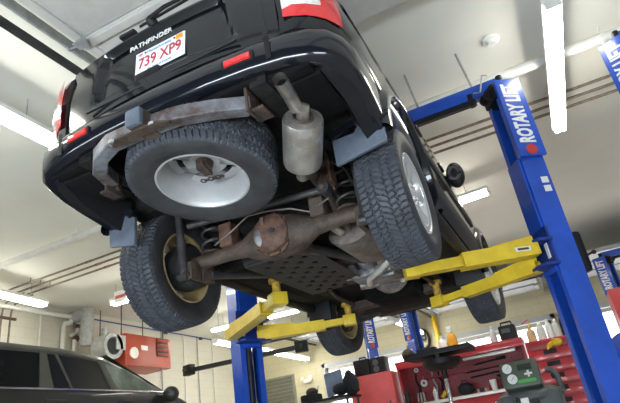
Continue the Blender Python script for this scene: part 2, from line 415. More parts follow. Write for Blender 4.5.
# --- waste oil heater with blower, hung by rods
r = empty('unit_heater', (-7.2, 6.35, 3.15), 'orange-red hanging shop heater with a round blower on the left wall', 'heater')
hx, hy = .35, 0
MB().box((0, .25, -.06), (.75, 1.42, .66), bev=.015).build('cabinet', 'heater', r)
for k in range(9): MB().sphere((.375, -.55+k*.17, .255), .008, 6).build('rivet', 'heater', r)
MB().disc((.39, -.22, -.13), (1, 0, 0), .12, .03, 32).build('access_cap', 'whitepl', r)
MB().box((.382, .10, .0), (.01, .20, .10), bev=.003).build('name_plate', 'whitepl', r)
g = MB().box((.38, .68, .05), (.02, .38, .40), bev=.004); g.build('grille_opening', 'plastic', r)
for k in range(4): MB().box((.395, .68, -.10+k*.1), (.02, .36, .05), (0, .5, 0), bev=.004).build('louver', 'heater', r)
bl = MB(); bl.lathe([(-.2, 0), (-.2, .26), (.16, .26), (.16, .18), (.05, .16), (.05, 0)], 36, (.22, -.78, -.03), (1, 0, 0))
bl.box((.2, -.58, .06), (.36, .26, .30), bev=.01); bl.build('blower', 'galv', r)
MB().disc((.34, -.78, -.03), (1, 0, 0), .16, .04, 30).build('blower_inlet', 'plastic', r)
MB().tube([(-.3, -.85, .1), (-.3, -.85, .55), (-.3, -.85, .86)], .13, 20).build('flue', 'galv', r)
MB().tube([(-.3, -.85, .78), (-.9, -.85, .78)], .13, 20).build('flue_elbow', 'galv', r)
MB().tube([(.0, -.66, .2), (.0, -.66, .42)], .07, 14).build('motor', 'galv', r)
for (sx, sy) in ((-.3, -.5), (.3, -.5), (-.3, .8), (.3, .8)): MB().tube([(sx, sy, .25), (sx, sy, ZC-3.2)], .012, 6).build('hanger_rod', 'darkmetal', r)
MB().tube([(.3, .75, -.38), (.3, .75, -1.2), (-.98, .75, -1.3)], .015, 8).build('drain_pipe', 'galv', r)

# --- louvre, emergency light on the far wall
r = empty('wall_louver', (-6.86, YF, 2.0), 'dark slatted ventilation louvre on the far wall', 'louvre')
MB().box((-.5, -.03, .1), (.06, .06, 1.3)).box((.5, -.03, .1), (.06, .06, 1.3)).box((0, -.03, .75), (1.06, .06, .06)).box((0, -.03, -.55), (1.06, .06, .06)).build('frame', 'louver', r)
for k in range(12): MB().box((0, -.03, -.45+k*.105), (.96, .02, .10), (.6, 0, 0)).build('slat', 'louver', r)
r = empty('emergency_light', (-5.88, YF, 2.5), 'twin-headed white emergency light on the far wall', 'emergency light')
MB().box((0, -.045, 0), (.26, .11, .12), bev=.02).build('case', 'whitepl', r)
for s in (-1, 1): MB().lathe([(0, .03), (.05, .06), (.07, .055), (.07, 0)], 20, (s*.12, -.08, .07), (s*.3, -1, 0)).build('lamp_head', 'whitepl', r)

# ------------------------------------------------------------------ tyres and wheels (shared meshes, axis along X, outer face +X)
def tyre_mesh():
    NT = 576
    prof = []   # (x, r, tread)
    for k in range(7):
        t = k/6; a = t*PI/2
        prof.append((-.100-.024*math.sin(a*1.0+.0) if k < 6 else -.124, .224+.080*t, 0))
    prof += [(-.1235, .325, 0), (-.119, .343, 0)]
    nx = 44
    for k in range(nx+1):
        x = -.110+.22*k/nx
        prof.append((x, .3705-.008*(x/.11)**4, 1))
    left = prof[:9]
    prof += [(-a, b, c) for a, b, c in left[::-1]]
    vs = []; K = len(prof)
    tri = lambda t: abs((t % 1)-.5)*2
    for i in range(NT):
        th = 2*PI*i/NT; u = th/(2*PI)
        for (x, r, tr) in prof:
            d = 0
            if tr:
                p = u*76
                z1 = .005*(tri(p)-.5)*2; z2 = .005*(tri(p+.5)-.5)*2
                for g, zz in ((-.028, z1), (.028, z2)):
                    if abs(x-g-zz) < .0032: d = .008
                for g, zz in ((-.066, z2), (.066, z1)):
                    if abs(x-g-zz) < .0032: d = .008
                ax = abs(x)
                if ax > .068 and ((p*1.0+x*6+(.0 if x > 0 else .35)) % 1) < .22: d = max(d, .009)
                elif .03 < ax < .066 and ((p+x*14) % 1) < .20: d = max(d, .006)
                elif ax < .024 and ((p-x*16+.5) % 1) < .17: d = max(d, .006)
            r2 = r-d
            vs.append((x, r2*math.cos(th), r2*math.sin(th)))
    fs = []
    for i in range(NT):
        j = (i+1) % NT
        for k in range(K-1): fs.append((i*K+k, i*K+k+1, j*K+k+1, j*K+k))
    me = bpy.data.meshes.new('tyre'); me.from_pydata(vs, [], fs); me.update()
    me.materials.append(M['rubber']); me.materials.append(M['sidewall'])
    mi = [0 if 8 <= (n % (K-1)) < K-9 else 1 for n in range(len(fs))]
    me.polygons.foreach_set('material_index', mi)
    me.polygons.foreach_set('use_smooth', [True]*len(fs)); me.set_sharp_from_angle(angle=RAD(28))
    bm = bmesh.new(); bm.from_mesh(me); bmesh.ops.recalc_face_normals(bm, faces=bm.faces); bm.to_mesh(me); bm.free()
    return me
def rim_mesh(m, face):
    mb = MB()
    barrel = [(-.106, .229), (-.106, .219), (-.098, .214), (-.085, .207), (-.02, .192), (.04, .186), (.085, .196), (.098, .212), (.108, .221), (.108, .230), (.095, .226), (.085, .214), (.04, .20), (-.02, .205), (-.085, .219), (-.098, .226)]
    mb.lathe(barrel, 72, closed=True)
    mb.mat(1)
    mb.lathe([(.02, .045), (.045, .075), (.078, .072), (.088, .045), (.088, .0)], 40)
    mb.lathe([(.02, .0), (.02, .075)], 40)
    for k in range(6):   # spokes: broad wedges
        a = k*PI/3; rows = []
        for (rr, w, x0, x1) in ((.06, .030, .03, .080), (.12, .036, .045, .088), (.17, .050, .06, .098), (.205, .070, .075, .104)):
            row = []
            for (s, xx) in ((-1, x0), (-1, x1-.006), (-.7, x1), (.7, x1), (1, x1-.006), (1, x0), (-1, x0)):
                t = s*w; y = rr*math.cos(a)-t*math.sin(a); z = rr*math.sin(a)+t*math.cos(a); row.append((xx, y, z))
            rows.append(row)
        mb.grid(rows)
        b = a+PI/6
        mb.disc((.088, .052*math.cos(b), .052*math.sin(b)), (1, 0, 0), .011, .012, 10)
    mb.lathe([(.070, .178), (.103, .184), (.106, .208), (.09, .214), (.075, .196)], 72, closed=True)
    # inner web with slots, closing most of the back of the face
    for k in range(6):
        a0 = k*PI/3+.17; a1 = (k+1)*PI/3-.17; n = 6
        for (q0, q1) in ((.075, .112), (.142, .190)):
            rows = [[(.03, rr*math.cos(a0+(a1-a0)*j/n), rr*math.sin(a0+(a1-a0)*j/n)) for j in range(n+1)] for rr in (q0, q1)]
            mb.grid(rows)
    o = mb.build('wheel', [m, face], None)
    me = o.data; bpy.data.objects.remove(o); return me
TYRE = tyre_mesh()
RIM = {'alloy': rim_mesh('rim', 'rim'), 'gold': rim_mesh('rimgold', 'rim'), 'white': rim_mesh('rimwhite', 'rimwhite')}

# ------------------------------------------------------------------ the lifted car (local frame: origin below rear axle centre, x right, y forward)
car = empty('lifted_car', (0, 0, LZ), 'black off-road car raised on the lift, its underside and spare wheel showing', 'car')
def lerp(a, b, t): return a+(b-a)*t
MID = [(0, .40), (.60, .40), (.66, .355), (.80, .355), (.855, .41), (.880, .58), (.885, .78), (.875, .92), (.85, 1.07), (.72, 1.48), (.63, 1.61), (.40, 1.68), (0, 1.70)]
REAR = [(0, .66), (.60, .66), (.70, .69), (.79, .70), (.835, .715), (.872, .77), (.880, .88), (.868, .99), (.845, 1.10), (.73, 1.48), (.63, 1.59), (.40, 1.65), (0, 1.67)]
AXL = [(0, .60), (.56, .60), (.60, .58), (.80, .56), (.855, .58), (.880, .64), (.885, .78), (.875, .92), (.85, 1.08), (.725, 1.49), (.63, 1.61), (.40, 1.68), (0, 1.70)]
FRW = [(0, .42), (.50, .42), (.56, .42), (.80, .42), (.855, .46), (.880, .60), (.885, .78), (.87, .90), (.845, 1.02), (.80, 1.07), (.72, 1.10), (.40, 1.13), (0, 1.14)]
NOSE = [(0, .45), (.50, .45), (.56, .45), (.76, .45), (.82, .48), (.85, .58), (.855, .70), (.84, .80), (.81, .88), (.76, .94), (.68, .97), (.40, 1.0), (0, 1.01)]
ST = [(-.955, REAR, .72), (-.985, REAR, .735), (-.970, REAR, .81), (-.93, REAR, .880), (-.87, REAR, .935), (-.79, REAR, .972), (-.68, REAR, .993), (-.45, REAR, 1), (-.3, AXL, 1), (.30, AXL, 1), (.47, MID, 1), (.9, MID, 1), (1.5, MID, 1)]
def mixs(A, B, t): return [(lerp(a[0], b[0], t), lerp(a[1], b[1], t)) for a, b in zip(A, B)]
ST += [(1.75, mixs(MID, FRW, .12), 1), (2.05, mixs(MID, FRW, .6), 1), (2.25, FRW, 1), (2.7, FRW, 1), (3.1, mixs(FRW, NOSE, .5), 1), (3.38, NOSE, 1), (3.46, NOSE, .95), (3.50, NOSE, .85)]
def ylean(y, z):
    if y < .6 and z > 1.14:
        w = min(1, max(0, (.6-y)/1.2)); return (z-1.14)*.80*w
    return 0
def loop(st):
    y, S, k = st; pts = []
    for (px, pz) in S: pts.append((px*k, y+ylean(y, pz), pz))
    return pts+[(-p[0], p[1], p[2]) for p in pts[-2:0:-1]]
loops = [loop(s) for s in ST]; NL = len(loops[0])
mb = MB()
vs = [p for l in loops for p in l]; fs = []; 
for i in range(len(loops)-1):
    for j in range(NL):
        q = (j+1) % NL; fs.append([i*NL+j, i*NL+q, (i+1)*NL+q, (i+1)*NL+j])
mb.add(vs, fs)
def cap(l, bulge):
    rows = []; n = 13
    for i in range(13):
        a = Vector(l[i]); b = Vector(l[(NL-i) % NL]); row = []
        for c in range(n):
            t = c/(n-1); p = a.lerp(b, t); p.y += bulge*(1-(2*t-1)**2)*(1 if 0 < i < 12 else 0); row.append(p)
        rows.append(row)
    mb.grid(rows[1:12]); return rows
R0 = cap(loops[0], 0); R1 = cap(loops[-1], .06)
for l, rows in ((loops[0], R0), (loops[-1], R1)):
    for a, b in ((1, 0), (11, 12)):
        r = rows[a]; c = rows[b][6]
        mb.add(r+[c], [list(range(len(r)+1))])
body = mb.build('body', ['paint', 'under', 'undersoot'], car, smooth=40)
bm = bmesh.new(); bm.from_mesh(body.data); bmesh.ops.remove_doubles(bm, verts=bm.verts, dist=1e-4)
bmesh.ops.recalc_face_normals(bm, faces=bm.faces)
for f in bm.faces:
    if f.normal.z < -.55: f.material_index = 1
bm.to_mesh(body.data); bm.free()
cut = MB()
for yy, rr in ((0, .445), (2.7, .435)):
    for s in (-1, 1): cut.lathe([(s*.50, 0), (s*.50, rr), (s*1.1, rr), (s*1.1, 0)], 40, (0, yy, .36), (1, 0, 0))
cut.build
cuto = cut.build('cutter', 'undersoot', None, smooth=0)
for c in (cuto,):
    md = body.modifiers.new('b', 'BOOLEAN'); md.operation = 'DIFFERENCE'; md.object = c; md.solver = 'EXACT'; md.material_mode = 'TRANSFER'
dg = bpy.context.evaluated_depsgraph_get()
nm = bpy.data.meshes.new_from_object(body.evaluated_get(dg))
body.modifiers.clear(); body.data = nm
nm.polygons.foreach_set('use_smooth', [True]*len(nm.polygons)); nm.set_sharp_from_angle(angle=RAD(32))
for c in (cuto,): bpy.data.objects.remove(c)

# tailgate panel with the plate recess
TGW = .635
def tg_y(x, z):
    y = -1.034+.058*(abs(x)/TGW)**2.2+max(0, z-1.0)*.12+max(0, z-1.155)*.6
    # recess: sloped-side well round the plate
    hw = lerp(.44, .38, min(1, max(0, (z-.83)/.32)))
    d = min(hw-abs(x), (z-.835)*1.2, (1.145-z)*1.5)
    return y+.036*min(1, max(0, d/.035))
zs = [.755, .765, .80, .83, .84, .85, .865, .90, .96, 1.02, 1.07, 1.105, 1.12, 1.13, 1.145, 1.155, 1.17, 1.185, 1.20]
xs = [TGW*(c/30-1) for c in range(61)]
rows = [[(x*(1-.03*max(0, z-1.0)/.18), tg_y(x, z), z) for x in xs] for z in zs]
mb = MB(); mb.grid(rows)
edge = [r[0] for r in rows]+rows[-1][1:]+[r[-1] for r in rows[::-1]][1:]+rows[0][::-1][1:-1]
back = [(p[0], p[1]+.05, p[2]) for p in edge]; n_ = len(edge)
mb.add(edge+back, [[i, (i+1) % n_, n_+(i+1) % n_, n_+i] for i in range(n_)])
mb.build('tailgate', 'paint', car, smooth=28)

# bumper shell swept round the rear
half = [(.872, -.40), (.886, -.52), (.892, -.66), (.890, -.78), (.872, -.875), (.835, -.945), (.77, -.993), (.66, -1.025), (.50, -1.045), (.30, -1.058), (0, -1.066)]
path = half+[(-x, y) for x, y in half[-2::-1]]
def zb(x, y):
    if y > -.9: return lerp(.555, .44, (y+.9)/.5)
    return lerp(.592, .555, min(1, abs(x)/.84)**3)
rows = []
for i, (px, py) in enumerate(path):
    a = Vector(path[max(i-1, 0)]); b = Vector(path[min(i+1, len(path)-1)]); t = (b-a).normalized(); n = Vector((-t.y, t.x))
    if n.dot(Vector((px, py+.3))) < 0: n = -n
    z0 = zb(px, py); row = []
    for o, z in ((-.075, z0+.012), (-.02, z0), (.0, z0+.014), (.008, z0+.05), (.010, .655), (.004, .70), (-.016, .728), (-.05, .742), (-.17, .752), (-.17, .735), (-.06, .72), (-.05, z0+.05), (-.075, z0+.012)):
        row.append((px+n.x*o, py+n.y*o, z))
    rows.append(row)
mb = MB(); mb.grid(rows); mb.add(rows[0], [list(range(12))]); mb.add(rows[-1], [list(range(12))[::-1]])
mb.build('rear_bumper', 'bumper', car, smooth=50)
# lower body skirts below the bumper sides
for s in (-1, 1):
    mb = MB(); mb.grid([[(s*.865, -.42, .46), (s*.78, -.42, .42), (s*.72, -.42, .60)], [(s*.87, -.70, .51), (s*.79, -.70, .50), (s*.74, -.70, .64)], [(s*.85, -.88, .56), (s*.76, -.90, .57), (s*.72, -.9, .66)]])
    mb.build('bumper_side_panel', 'plastic', car)
# bumper step grooves
for s in (-1, 1):
    mb = MB(); mb.grid([[(s*.60+u, -1.040-.006+.0, z) for u in (-.012, .012)] for z in (.60, .64, .69, .72)]); mb.build('bumper_groove', 'plastic', car)
    rf = MB().box((s*.46, -1.058, .648), (.155, .016, .048), (0, 0, s*.07), bev=.006); rf.build('reflector_housing', 'plastic', car)
    rl = MB().box((s*.46, -1.064, .648), (.128, .018, .033), (0, 0, s*.07), bev=.006)
    tag(rl.build('reflector', 'lampred', car), 'red bumper reflector')
# tail lamps wrapped round the corners
for s in (-1, 1):
    lp = [(.668, -.993), (.705, -.977), (.760, -.945), (.795, -.912), (.826, -.870), (.848, -.825), (.864, -.775)]
    def patch(z0, z1, i0, i1, off, name, m, par):
        rows = []
        for k in range(7):
            t = k/6; z = lerp(z0, z1, t); e = off*(0 if k in (0, 6) else 1)
            row = []
            for i in range(i0, i1+1):
                px, py = lp[i]; n = Vector((px, (py+.55)*1.0)).normalized(); e2 = e if i0 < i < i1 else off*.2
                k2 = 1-.02*max(0, (z-.95)/.2)
                row.append((s*(px*k2+n.x*e2), py+n.y*e2+ylean(-1, z), z))
            rows.append(row)
        return MB().grid(rows).build(name, m, par, smooth=60)
    L_ = patch(.83, 1.12, 0, 6, .014, 'tail_lamp', 'lampred', car)
    patch(.875, .985, 0, 4, .022, 'reverse_lens', 'lampclear', L_)
# plate, lettering
tl = .084
pm = Matrix.Translation((0, -.999, .961)) @ Matrix.Rotation(-tl, 4, 'X')
plate = MB().box((0, 0, 0), (.305, .006, .152), bev=.002)
po = plate.build('licence_plate', 'plate', car, smooth=0); po.data.transform(pm)
def ptext(s, m, size, u, v, sx=1., fit=None, bold=0):
    text('plate_lettering', s, m, size, pm @ Matrix.Translation((u, -.0045, v)) @ frame_m((0, 0, 0), (1, 0, 0), (0, 0, 1)), po, .0008, sx=sx, fit=fit, bold=bold)
ptext('739 XP9', 'pred', .098, 0, -.006, .80, (.262, .070), .0012)
ptext('Massachusetts', 'pblue', .026, -.005, .055, 1.0)
ptext('The Spirit of America', 'pblue', .017, 0, -.062)
ptext('SEP', 'pred', .020, -.122, .056)
st = MB().box((.120, -.004, .054), (.042, .002, .030)); so = st.build('plate_sticker', 'porange', po, smooth=0); so.data.transform(pm)
ptext('15', 'pred', .022, .120, .054)
for s in (-1, 1): b = MB().disc((s*.09, -.004, .058), (0, 1, 0), .006, .004, 10).build('plate_screw', 'darkmetal', po); b.data.transform(pm)
text('model_lettering', 'PATHFINDER', 'white', .044, frame_m((-.06, tg_y(0, 1.088)-.006, 1.088), (1, 0, .0), (0, .10, 1)), car, .002, sx=1.05)
MB().box((-.07, -1.005, .862), (.15, .035, .055), bev=.012).build('tailgate_handle', 'plastic', car)
MB().box((0, -1.028, .792), (.9, .012, .012), bev=.004).build('tailgate_trim', 'bumper', car)
# rear glass and wiper
rows = []
for k in range(6):
    z = 1.215+.34*k/5; hw = lerp(.66, .56, k/5)
    rows.append([(hw*(c/6-1), -.965+ylean(-1, z)-.02*(1-(c/6-1)**2)-.006, z) for c in range(13)])
MB().grid(rows).build('rear_window', 'glass', car, smooth=60)
w = MB(); w.lathe([(0, 0), (0, .03), (.03, .026), (.05, .018), (.055, 0)], 20, (-.04, -.985, 1.18), (0, -1, .4)); w.tube([(-.04, -1.03, 1.19), (.06, -1.03, 1.215), (.22, -1.0, 1.245), (.34, -.98, 1.265)], [.012, .010, .007, .005], 8)
wo = w.build('rear_wiper', 'plastic', car)
MB().beam((-.12, -1.005, 1.20), (.36, -.97, 1.265), .008, .014).build('wiper_blade', 'plastic', wo)
MB().box((-.2, -1.0, 1.19), (.10, .035, .022), bev=.008).build('washer_nozzle', 'plastic', car)
# side windows, handles, mirrors
for s in (-1, 1):
    for (y0, y1, nm_) in ((-.62, .02, 'quarter_window'), (.10, .86, 'rear_door_window'), (.95, 1.72, 'front_door_window')):
        rows = []
        for k in range(4):
            t = k/3; z = lerp(1.11, 1.46, t); xx = lerp(.845, .732, t)+.004
            yy0 = y0+ylean(-.8, z)*(1 if y0 < 0 else 0); yy1 = y1-(.25*t if y1 > 1.5 else 0)
            rows.append([(s*xx, lerp(yy0, yy1, c/4), z) for c in range(5)])
        MB().grid(rows).build(nm_, 'glass', car)
    for yy in (.62, 1.30): MB().box((s*.866, yy, .985), (.03, .16, .03), bev=.01).build('door_handle', 'bumper', car)
    mi = MB(); mi.sphere((s*.945, 1.46, .955), (.072, .06, .112), 14)
    mi.tube([(s*.85, 1.50, .93), (s*.90, 1.47, .935), (s*.95, 1.45, .95)], [.06, .05, .04], 10)
    mo = mi.build('side_mirror', 'plastic', car)
    MB().lathe([(0, 0), (0, .075), (.008, .07)], 24, (s*.947, 1.405, .955), (0, -1, 0), .8).build('mirror_glass', 'glass', mo)
    # wheel arch flares
    for yy in (0, 2.7):
        rows = []
        for k in range(25):
            a = lerp(-.10, PI+.10, k/24)
            if yy == 0 and k > 22: continue
            row = []
            for (rr, xx) in ((.437, .84), (.437, .905), (.455, .918), (.49, .905), (.515, .880)):
                row.append((s*xx, yy+rr*math.cos(a), .36+rr*math.sin(a)))
            rows.append(row)
        MB().grid(rows).build('fender_flare', 'bumper', car, smooth=60)
    sill = MB(); sill.tube([(s*.80, .52, .375), (s*.82, .6, .36), (s*.82, 2.12, .36), (s*.80, 2.2, .375)], .042, 12)
    sill.build('side_step', 'plastic', car)
    MB().beam((s*.84, .62, .395), (s*.84, 2.1, .395), .02, .012).build('step_trim', 'chrome', car)
    cl = MB(); cl.grid([[(s*x_, y_, z_) for x_, z_ in ((.862, .40), (.884, .44), (.896, .50), (.896, .60), (.884, .63))] for y_ in (.50, 1.0, 1.6, 2.22)])
    cl.build('side_cladding', 'plastic', car)
    MB().beam((s*.889, .42, .77), (s*.889, 2.22, .77), .014, .06).build('side_moulding', 'plastic', car)
    for y_ in (.93, 1.86):
        MB().grid([[(s*(xx+.003), y_+u, z_) for u in (-.006, .006)] for xx, z_ in ((.880, .58), (.885, .78), (.875, .92), (.85, 1.07))]).build('door_seam', 'undersoot', car)
    # mud flaps hanging from the bumper ends
    mf = MB(); xi = .60 if s > 0 else .68; dz = 0 if s > 0 else -.035
    mf.prism([(s*xi, .345+dz), (s*.87, .385+dz), (s*.885, .60), (s*.80, .60), (s*max(xi, .72), .49), (s*xi, .49)], .026, lambda u, v, w: (u, -.448+w, v)); mo = mf.build('mud_flap', 'flap', car, bev=.008)
    MB().beam((s*xi, -.448, .505), (s*.80, -.452, .555), .035, .04).build('flap_clamp', 'bumper', mo)
    f2 = MB(); f2.box((s*.74, 2.17, .34), (.24, .03, .22), bev=.012); f2.build('mud_flap', 'plastic', car)

# wheels
D1, D2 = .0997, .048
def wheel(x, y, z, kind, s, steer=0):
    o = link('wheel', RIM[kind], car); o.location = (x, y, z)
    o.rotation_euler = (random.random(), 0, (0 if s > 0 else PI)+steer)
    t = link('tyre', TYRE, o); return o
for s, kind in ((1, 'alloy'), (-1, 'gold')):
    wheel(s*.765, 0, .37-D1, kind, s); wheel(s*.765, 2.7, .37-D2, kind, s, -.10)
    MB().lathe([(s*.60, .03), (s*.60, .12), (s*.62, .148), (s*.70, .148), (s*.75, .13), (s*.75, 0)], 36, (0, 0, .37-D1), (1, 0, 0)).build('brake_drum', 'drum', car)
    MB().lathe([(s*.66, .03), (s*.66, .15), (s*.70, .15), (s*.74, .08), (s*.74, 0)], 36, (0, 2.7, .37-D2), (1, 0, 0)).build('brake_disc', 'drum', car)
# spare: outer face up, tilted
sp = link('spare_wheel', RIM['white'], car); sp.location = (0, -.689, .470)
sp.rotation_mode = 'QUATERNION'
n = Vector((.039, .169, 1)).normalized(); q = Vector((1, 0, 0)).rotation_difference(n); sp.rotation_quaternion = q
tag(sp, 'pale spare wheel slung under the tail')
link('tyre', TYRE, sp)
ha = MB(); ha.lathe([(-.02, 0), (-.02, .04), (.03, .045), (.03, .0)], 20, (0, 0, 0), (1, 0, 0)); ha.box((-.02, 0, 0), (.02, .10, .04)); ho = ha.build('spare_clamp', 'rustdark', sp)
ch = MB()
for k in range(6): ch.lathe([(.011*math.cos(t*PI/4), .0) for t in range(1)] or [], 4) if False else ch.tube([(-.03-k*.001, .075+.014*math.cos(t)*(1 if k % 2 else .5), -.06+k*.02+.014*math.sin(t)) for t in [2*PI*j/8 for j in range(9)]], .004, 6)
ch.build('spare_chain', 'rustdark', sp)

# hitch
hp = [(-.50, -.80, .52), (-.44, -.94, .505), (-.33, -1.04, .495), (-.20, -1.10, .485), (0, -1.11, .475), (.15, -1.09, .480), (.30, -1.02, .49), (.42, -.93, .505)]
h = MB()
for i in range(len(hp)-1): pass
rows = []
for i, p in enumerate(hp):
    p = Vector(p); d = (Vector(hp[min(i+1, 7)])-Vector(hp[max(i-1, 0)])).normalized(); a = d.cross(Vector((0, 0, 1))).normalized()
    rows.append([p+a*u+Vector((0, 0, v)) for u, v in ((-.03, -.033), (.03, -.033), (.035, -.028), (.035, .028), (.03, .033), (-.03, .033), (-.035, .028), (-.035, -.028), (-.03, -.033))])
h.grid(rows); h.add(rows[0], [list(range(8))]); h.add(rows[-1], [list(range(8))])
tag(h.build('hitch_bar', 'hitch', car, smooth=30), 'curved rusty tow hitch bar')
rc = MB().channel((.015, -1.19, .475), (.015, -1.0, .475), .075, .075, .008); rc.build('hitch_receiver', 'rust', car, bev=0)
MB().box((.015, -1.195, .475), (.082, .03, .082), bev=.015).build('receiver_cap', 'flap', car)
pl = MB()
pl.prism([(-.14, -.03), (.17, -.03), (.17, .0), (.12, .05), (-.10, .05), (-.14, .0)], .01, lambda u, v, w: (u-.02, -1.14-v*.6, .437-w))
pl.build('hitch_plate', 'rustdark', car)
for s in (-.12, .10):
    pl = MB().lathe([(0, .016), (0, .024), (.012, .024), (.012, .016)], 18, (s-.02, -1.15, .428), (0, 0, 1), closed=True); pl.build('chain_hole_ring', 'galv', car)
for s, xx, yy in ((-1, -.51, -.78), (1, .43, -.915)):
    b = MB(); b.box((xx, yy, .535), (.014, .11, .16), bev=.003); b.box((xx+s*.03, yy+.02, .47), (.07, .10, .014), bev=.003); b.box((xx+s*.05, yy+.1, .60), (.08, .24, .05), bev=.006)
    b.disc((xx-s*.012, yy-.02, .55), (1, 0, 0), .014, .02, 6); b.disc((xx-s*.012, yy+.02, .49), (1, 0, 0), .014, .02, 6)
    b.build('hitch_bracket', 'rustdark', car)

# frame rails & body structure
for s in (-1, 1):
    fr = MB(); fr.beam((s*.50, -.98, .60), (s*.50, -.45, .60), .08, .10); fr.beam((s*.50, -.45, .60), (s*.50, -.25, .645), .08, .10); fr.beam((s*.50, -.25, .645), (s*.50, .28, .62), .08, .09)
    fr.beam((s*.50, .28, .62), (s*.48, .55, .40), .09, .10); fr.beam((s*.48, .55, .40), (s*.45, 2.3, .40), .09, .10); fr.beam((s*.45, 2.3, .40), (s*.42, 3.3, .48), .09, .11)
    fr.build('frame_rail', 'under', car)
    bx = MB(); bx.box((s*.66, -.72, .60), (.20, .34, .10), bev=.02); bx.box((s*.62, -.93, .60), (.24, .06, .09), bev=.01); bx.build('bumper_stay', 'undersoot', car)
MB().box((0, -.95, .615), (1.0, .07, .08), bev=.01).build('rear_crossmember', 'undersoot', car)
MB().box((0, -.30, .61), (.95, .10, .09), bev=.015).build('rear_crossmember', 'under', car)
MB().box((0, 1.02, .37), (.95, .09, .07), bev=.012).build('crossmember', 'rustdark', car)
MB().box((0, 2.35, .32), (.90, .14, .08), bev=.015).build('crossmember', 'rustdark', car)
MB().box((0, 3.05, .36), (.86, .12, .09), bev=.015).build('crossmember', 'rustdark', car)

# rear axle
za = .37-D1
ax = MB(); ax.lathe([(-.66, 0), (-.66, .044), (-.36, .044), (-.24, .056), (-.16, .095), (-.10, .118), (0, .126), (.10, .118), (.16, .095), (.24, .056), (.36, .044), (.66, .044), (.66, 0)], 36, (0.02, 0, za), (1, 0, 0))
axle = ax.build('rear_axle', 'rust', car)
dc = MB(); dc.lathe([(0, .124), (.015, .126), (.022, .118), (.05, .112), (.075, .085), (.085, .045), (.086, 0)], 40, (.02, -.075, za-.005), (0, -1, 0)); dco = dc.build('differential_cover', 'rustred', car)
for k in range(10):
    a = 2*PI*k/10; MB().disc((.02+.117*math.cos(a), -.10, za-.005+.117*math.sin(a)), (0, 1, 0), .009, .02, 6).build('cover_bolt', 'rustdark', dco)
MB().disc((.055, -.163, za-.01), (0, 1, 0), .016, .014, 12).build('fill_plug', 'darkmetal', dco)
MB().box((.0, -.160, za+.06), (.022, .012, .05)).build('cover_bracket', 'rustred', dco)
MB().sphere((-.035, -.140, za-.02), (.04, .022, .06), 10).build('bare_patch', 'alu', dco)
MB().tube([(.02, .05, za), (.02, .25, za+.02), (.02, .36, za+.03)], [.10, .06, .05], 20).build('pinion_nose', 'rust', car)
# springs, shocks, arms
def coil(c, r, z0, z1, turns, wr):
    pts = [(c[0]+r*math.cos(2*PI*t*turns), c[1]+r*math.sin(2*PI*t*turns), lerp(z0, z1, t)) for t in [i/(turns*16) for i in range(turns*16+1)]]
    return MB().tube(pts, wr, 8)
for s in (-1, 1):
    coil((s*.47, .02), .062, za+.05, .63, 4, .009).build('coil_spring', 'shock', car)
    MB().lathe([(za+.035, 0), (za+.035, .075), (za+.05, .075), (za+.05, 0)], 24, (s*.47, .02, 0), (0, 0, 1)).build('spring_seat', 'rustdark', car)
    MB().lathe([(.50, .03), (.64, .045), (.64, 0)], 20, (s*.47, .02, 0), (0, 0, 1)).build('bump_stop', 'plastic', car)
    sh = MB(); sh.tube([(s*.60, -.115, za-.09), (s*.60, -.13, za+.13)], .030, 16); sh.tube([(s*.60, -.13, za+.12), (s*.60, -.15, .62)], .024, 14)
    sh.tube([(s*.60-.035, -.115, za-.10), (s*.60+.035, -.115, za-.10)], .030, 16)
    sh.build('shock_absorber', 'shock', car)
    MB().disc((s*.60-s*.04, -.115, za-.10), (1, 0, 0), .02, .012, 6).build('shock_bolt', 'rust', car)
    br = MB(); br.box((s*.555, -.07, za-.07), (.03, .10, .11), bev=.006); br.box((s*.555, .05, za-.06), (.05, .12, .12), bev=.01); br.build('axle_bracket', 'rust', car)
    MB().tube([(s*.53, .06, za-.075), (s*.50, .85, .36)], .026, 12).build('lower_link', 'darkmetal', car)
    MB().tube([(s*.30, .02, za+.11), (s*.36, .6, .43)], .02, 12).build('upper_link', 'darkmetal', car)
    ub = MB(); ub.box((s*.31, -.03, za+.10), (.09, .10, .15), bev=.01); ub.build('upper_link_bracket', 'rustred' if s < 0 else 'rust', car)
pr = MB(); pr.tube([(.42, -.18, .385), (-.50, -.18, .45)], .019, 14); pr.tube([(.42, -.215, .385), (.42, -.14, .385)], .036, 18)
pr.build('panhard_rod', 'shock', car)
MB().disc((.42, -.22, .385), (0, 1, 0), .016, .012, 6).build('panhard_bolt', 'rust', car)
MB().box((-.02, -.18, .415), (.075, .05, .05), bev=.008).build('panhard_clamp', 'rust', car)
pb = MB(); pb.box((.42, -.14, .48), (.09, .014, .20), bev=.003); pb.box((.47, -.16, .50), (.014, .08, .18), bev=.003); pb.build('panhard_bracket', 'rustred', car)
MB().tube([(-.40, -.06, za+.06), (-.25, -.10, za+.09), (-.13, -.09, za+.16), (.02, -.09, za+.145), (.15, -.08, za+.12), (.26, -.06, za+.07), (.40, -.09, za+.10), (.46, -.10, .45)], .006, 8).build('brake_line', 'muffler', car)
MB().tube([(.47, -.2, .62), (.50, -.24, .50), (.56, -.20, .46), (.56, -.10, .40)], .008, 8).build('brake_hose', 'plastic', car)
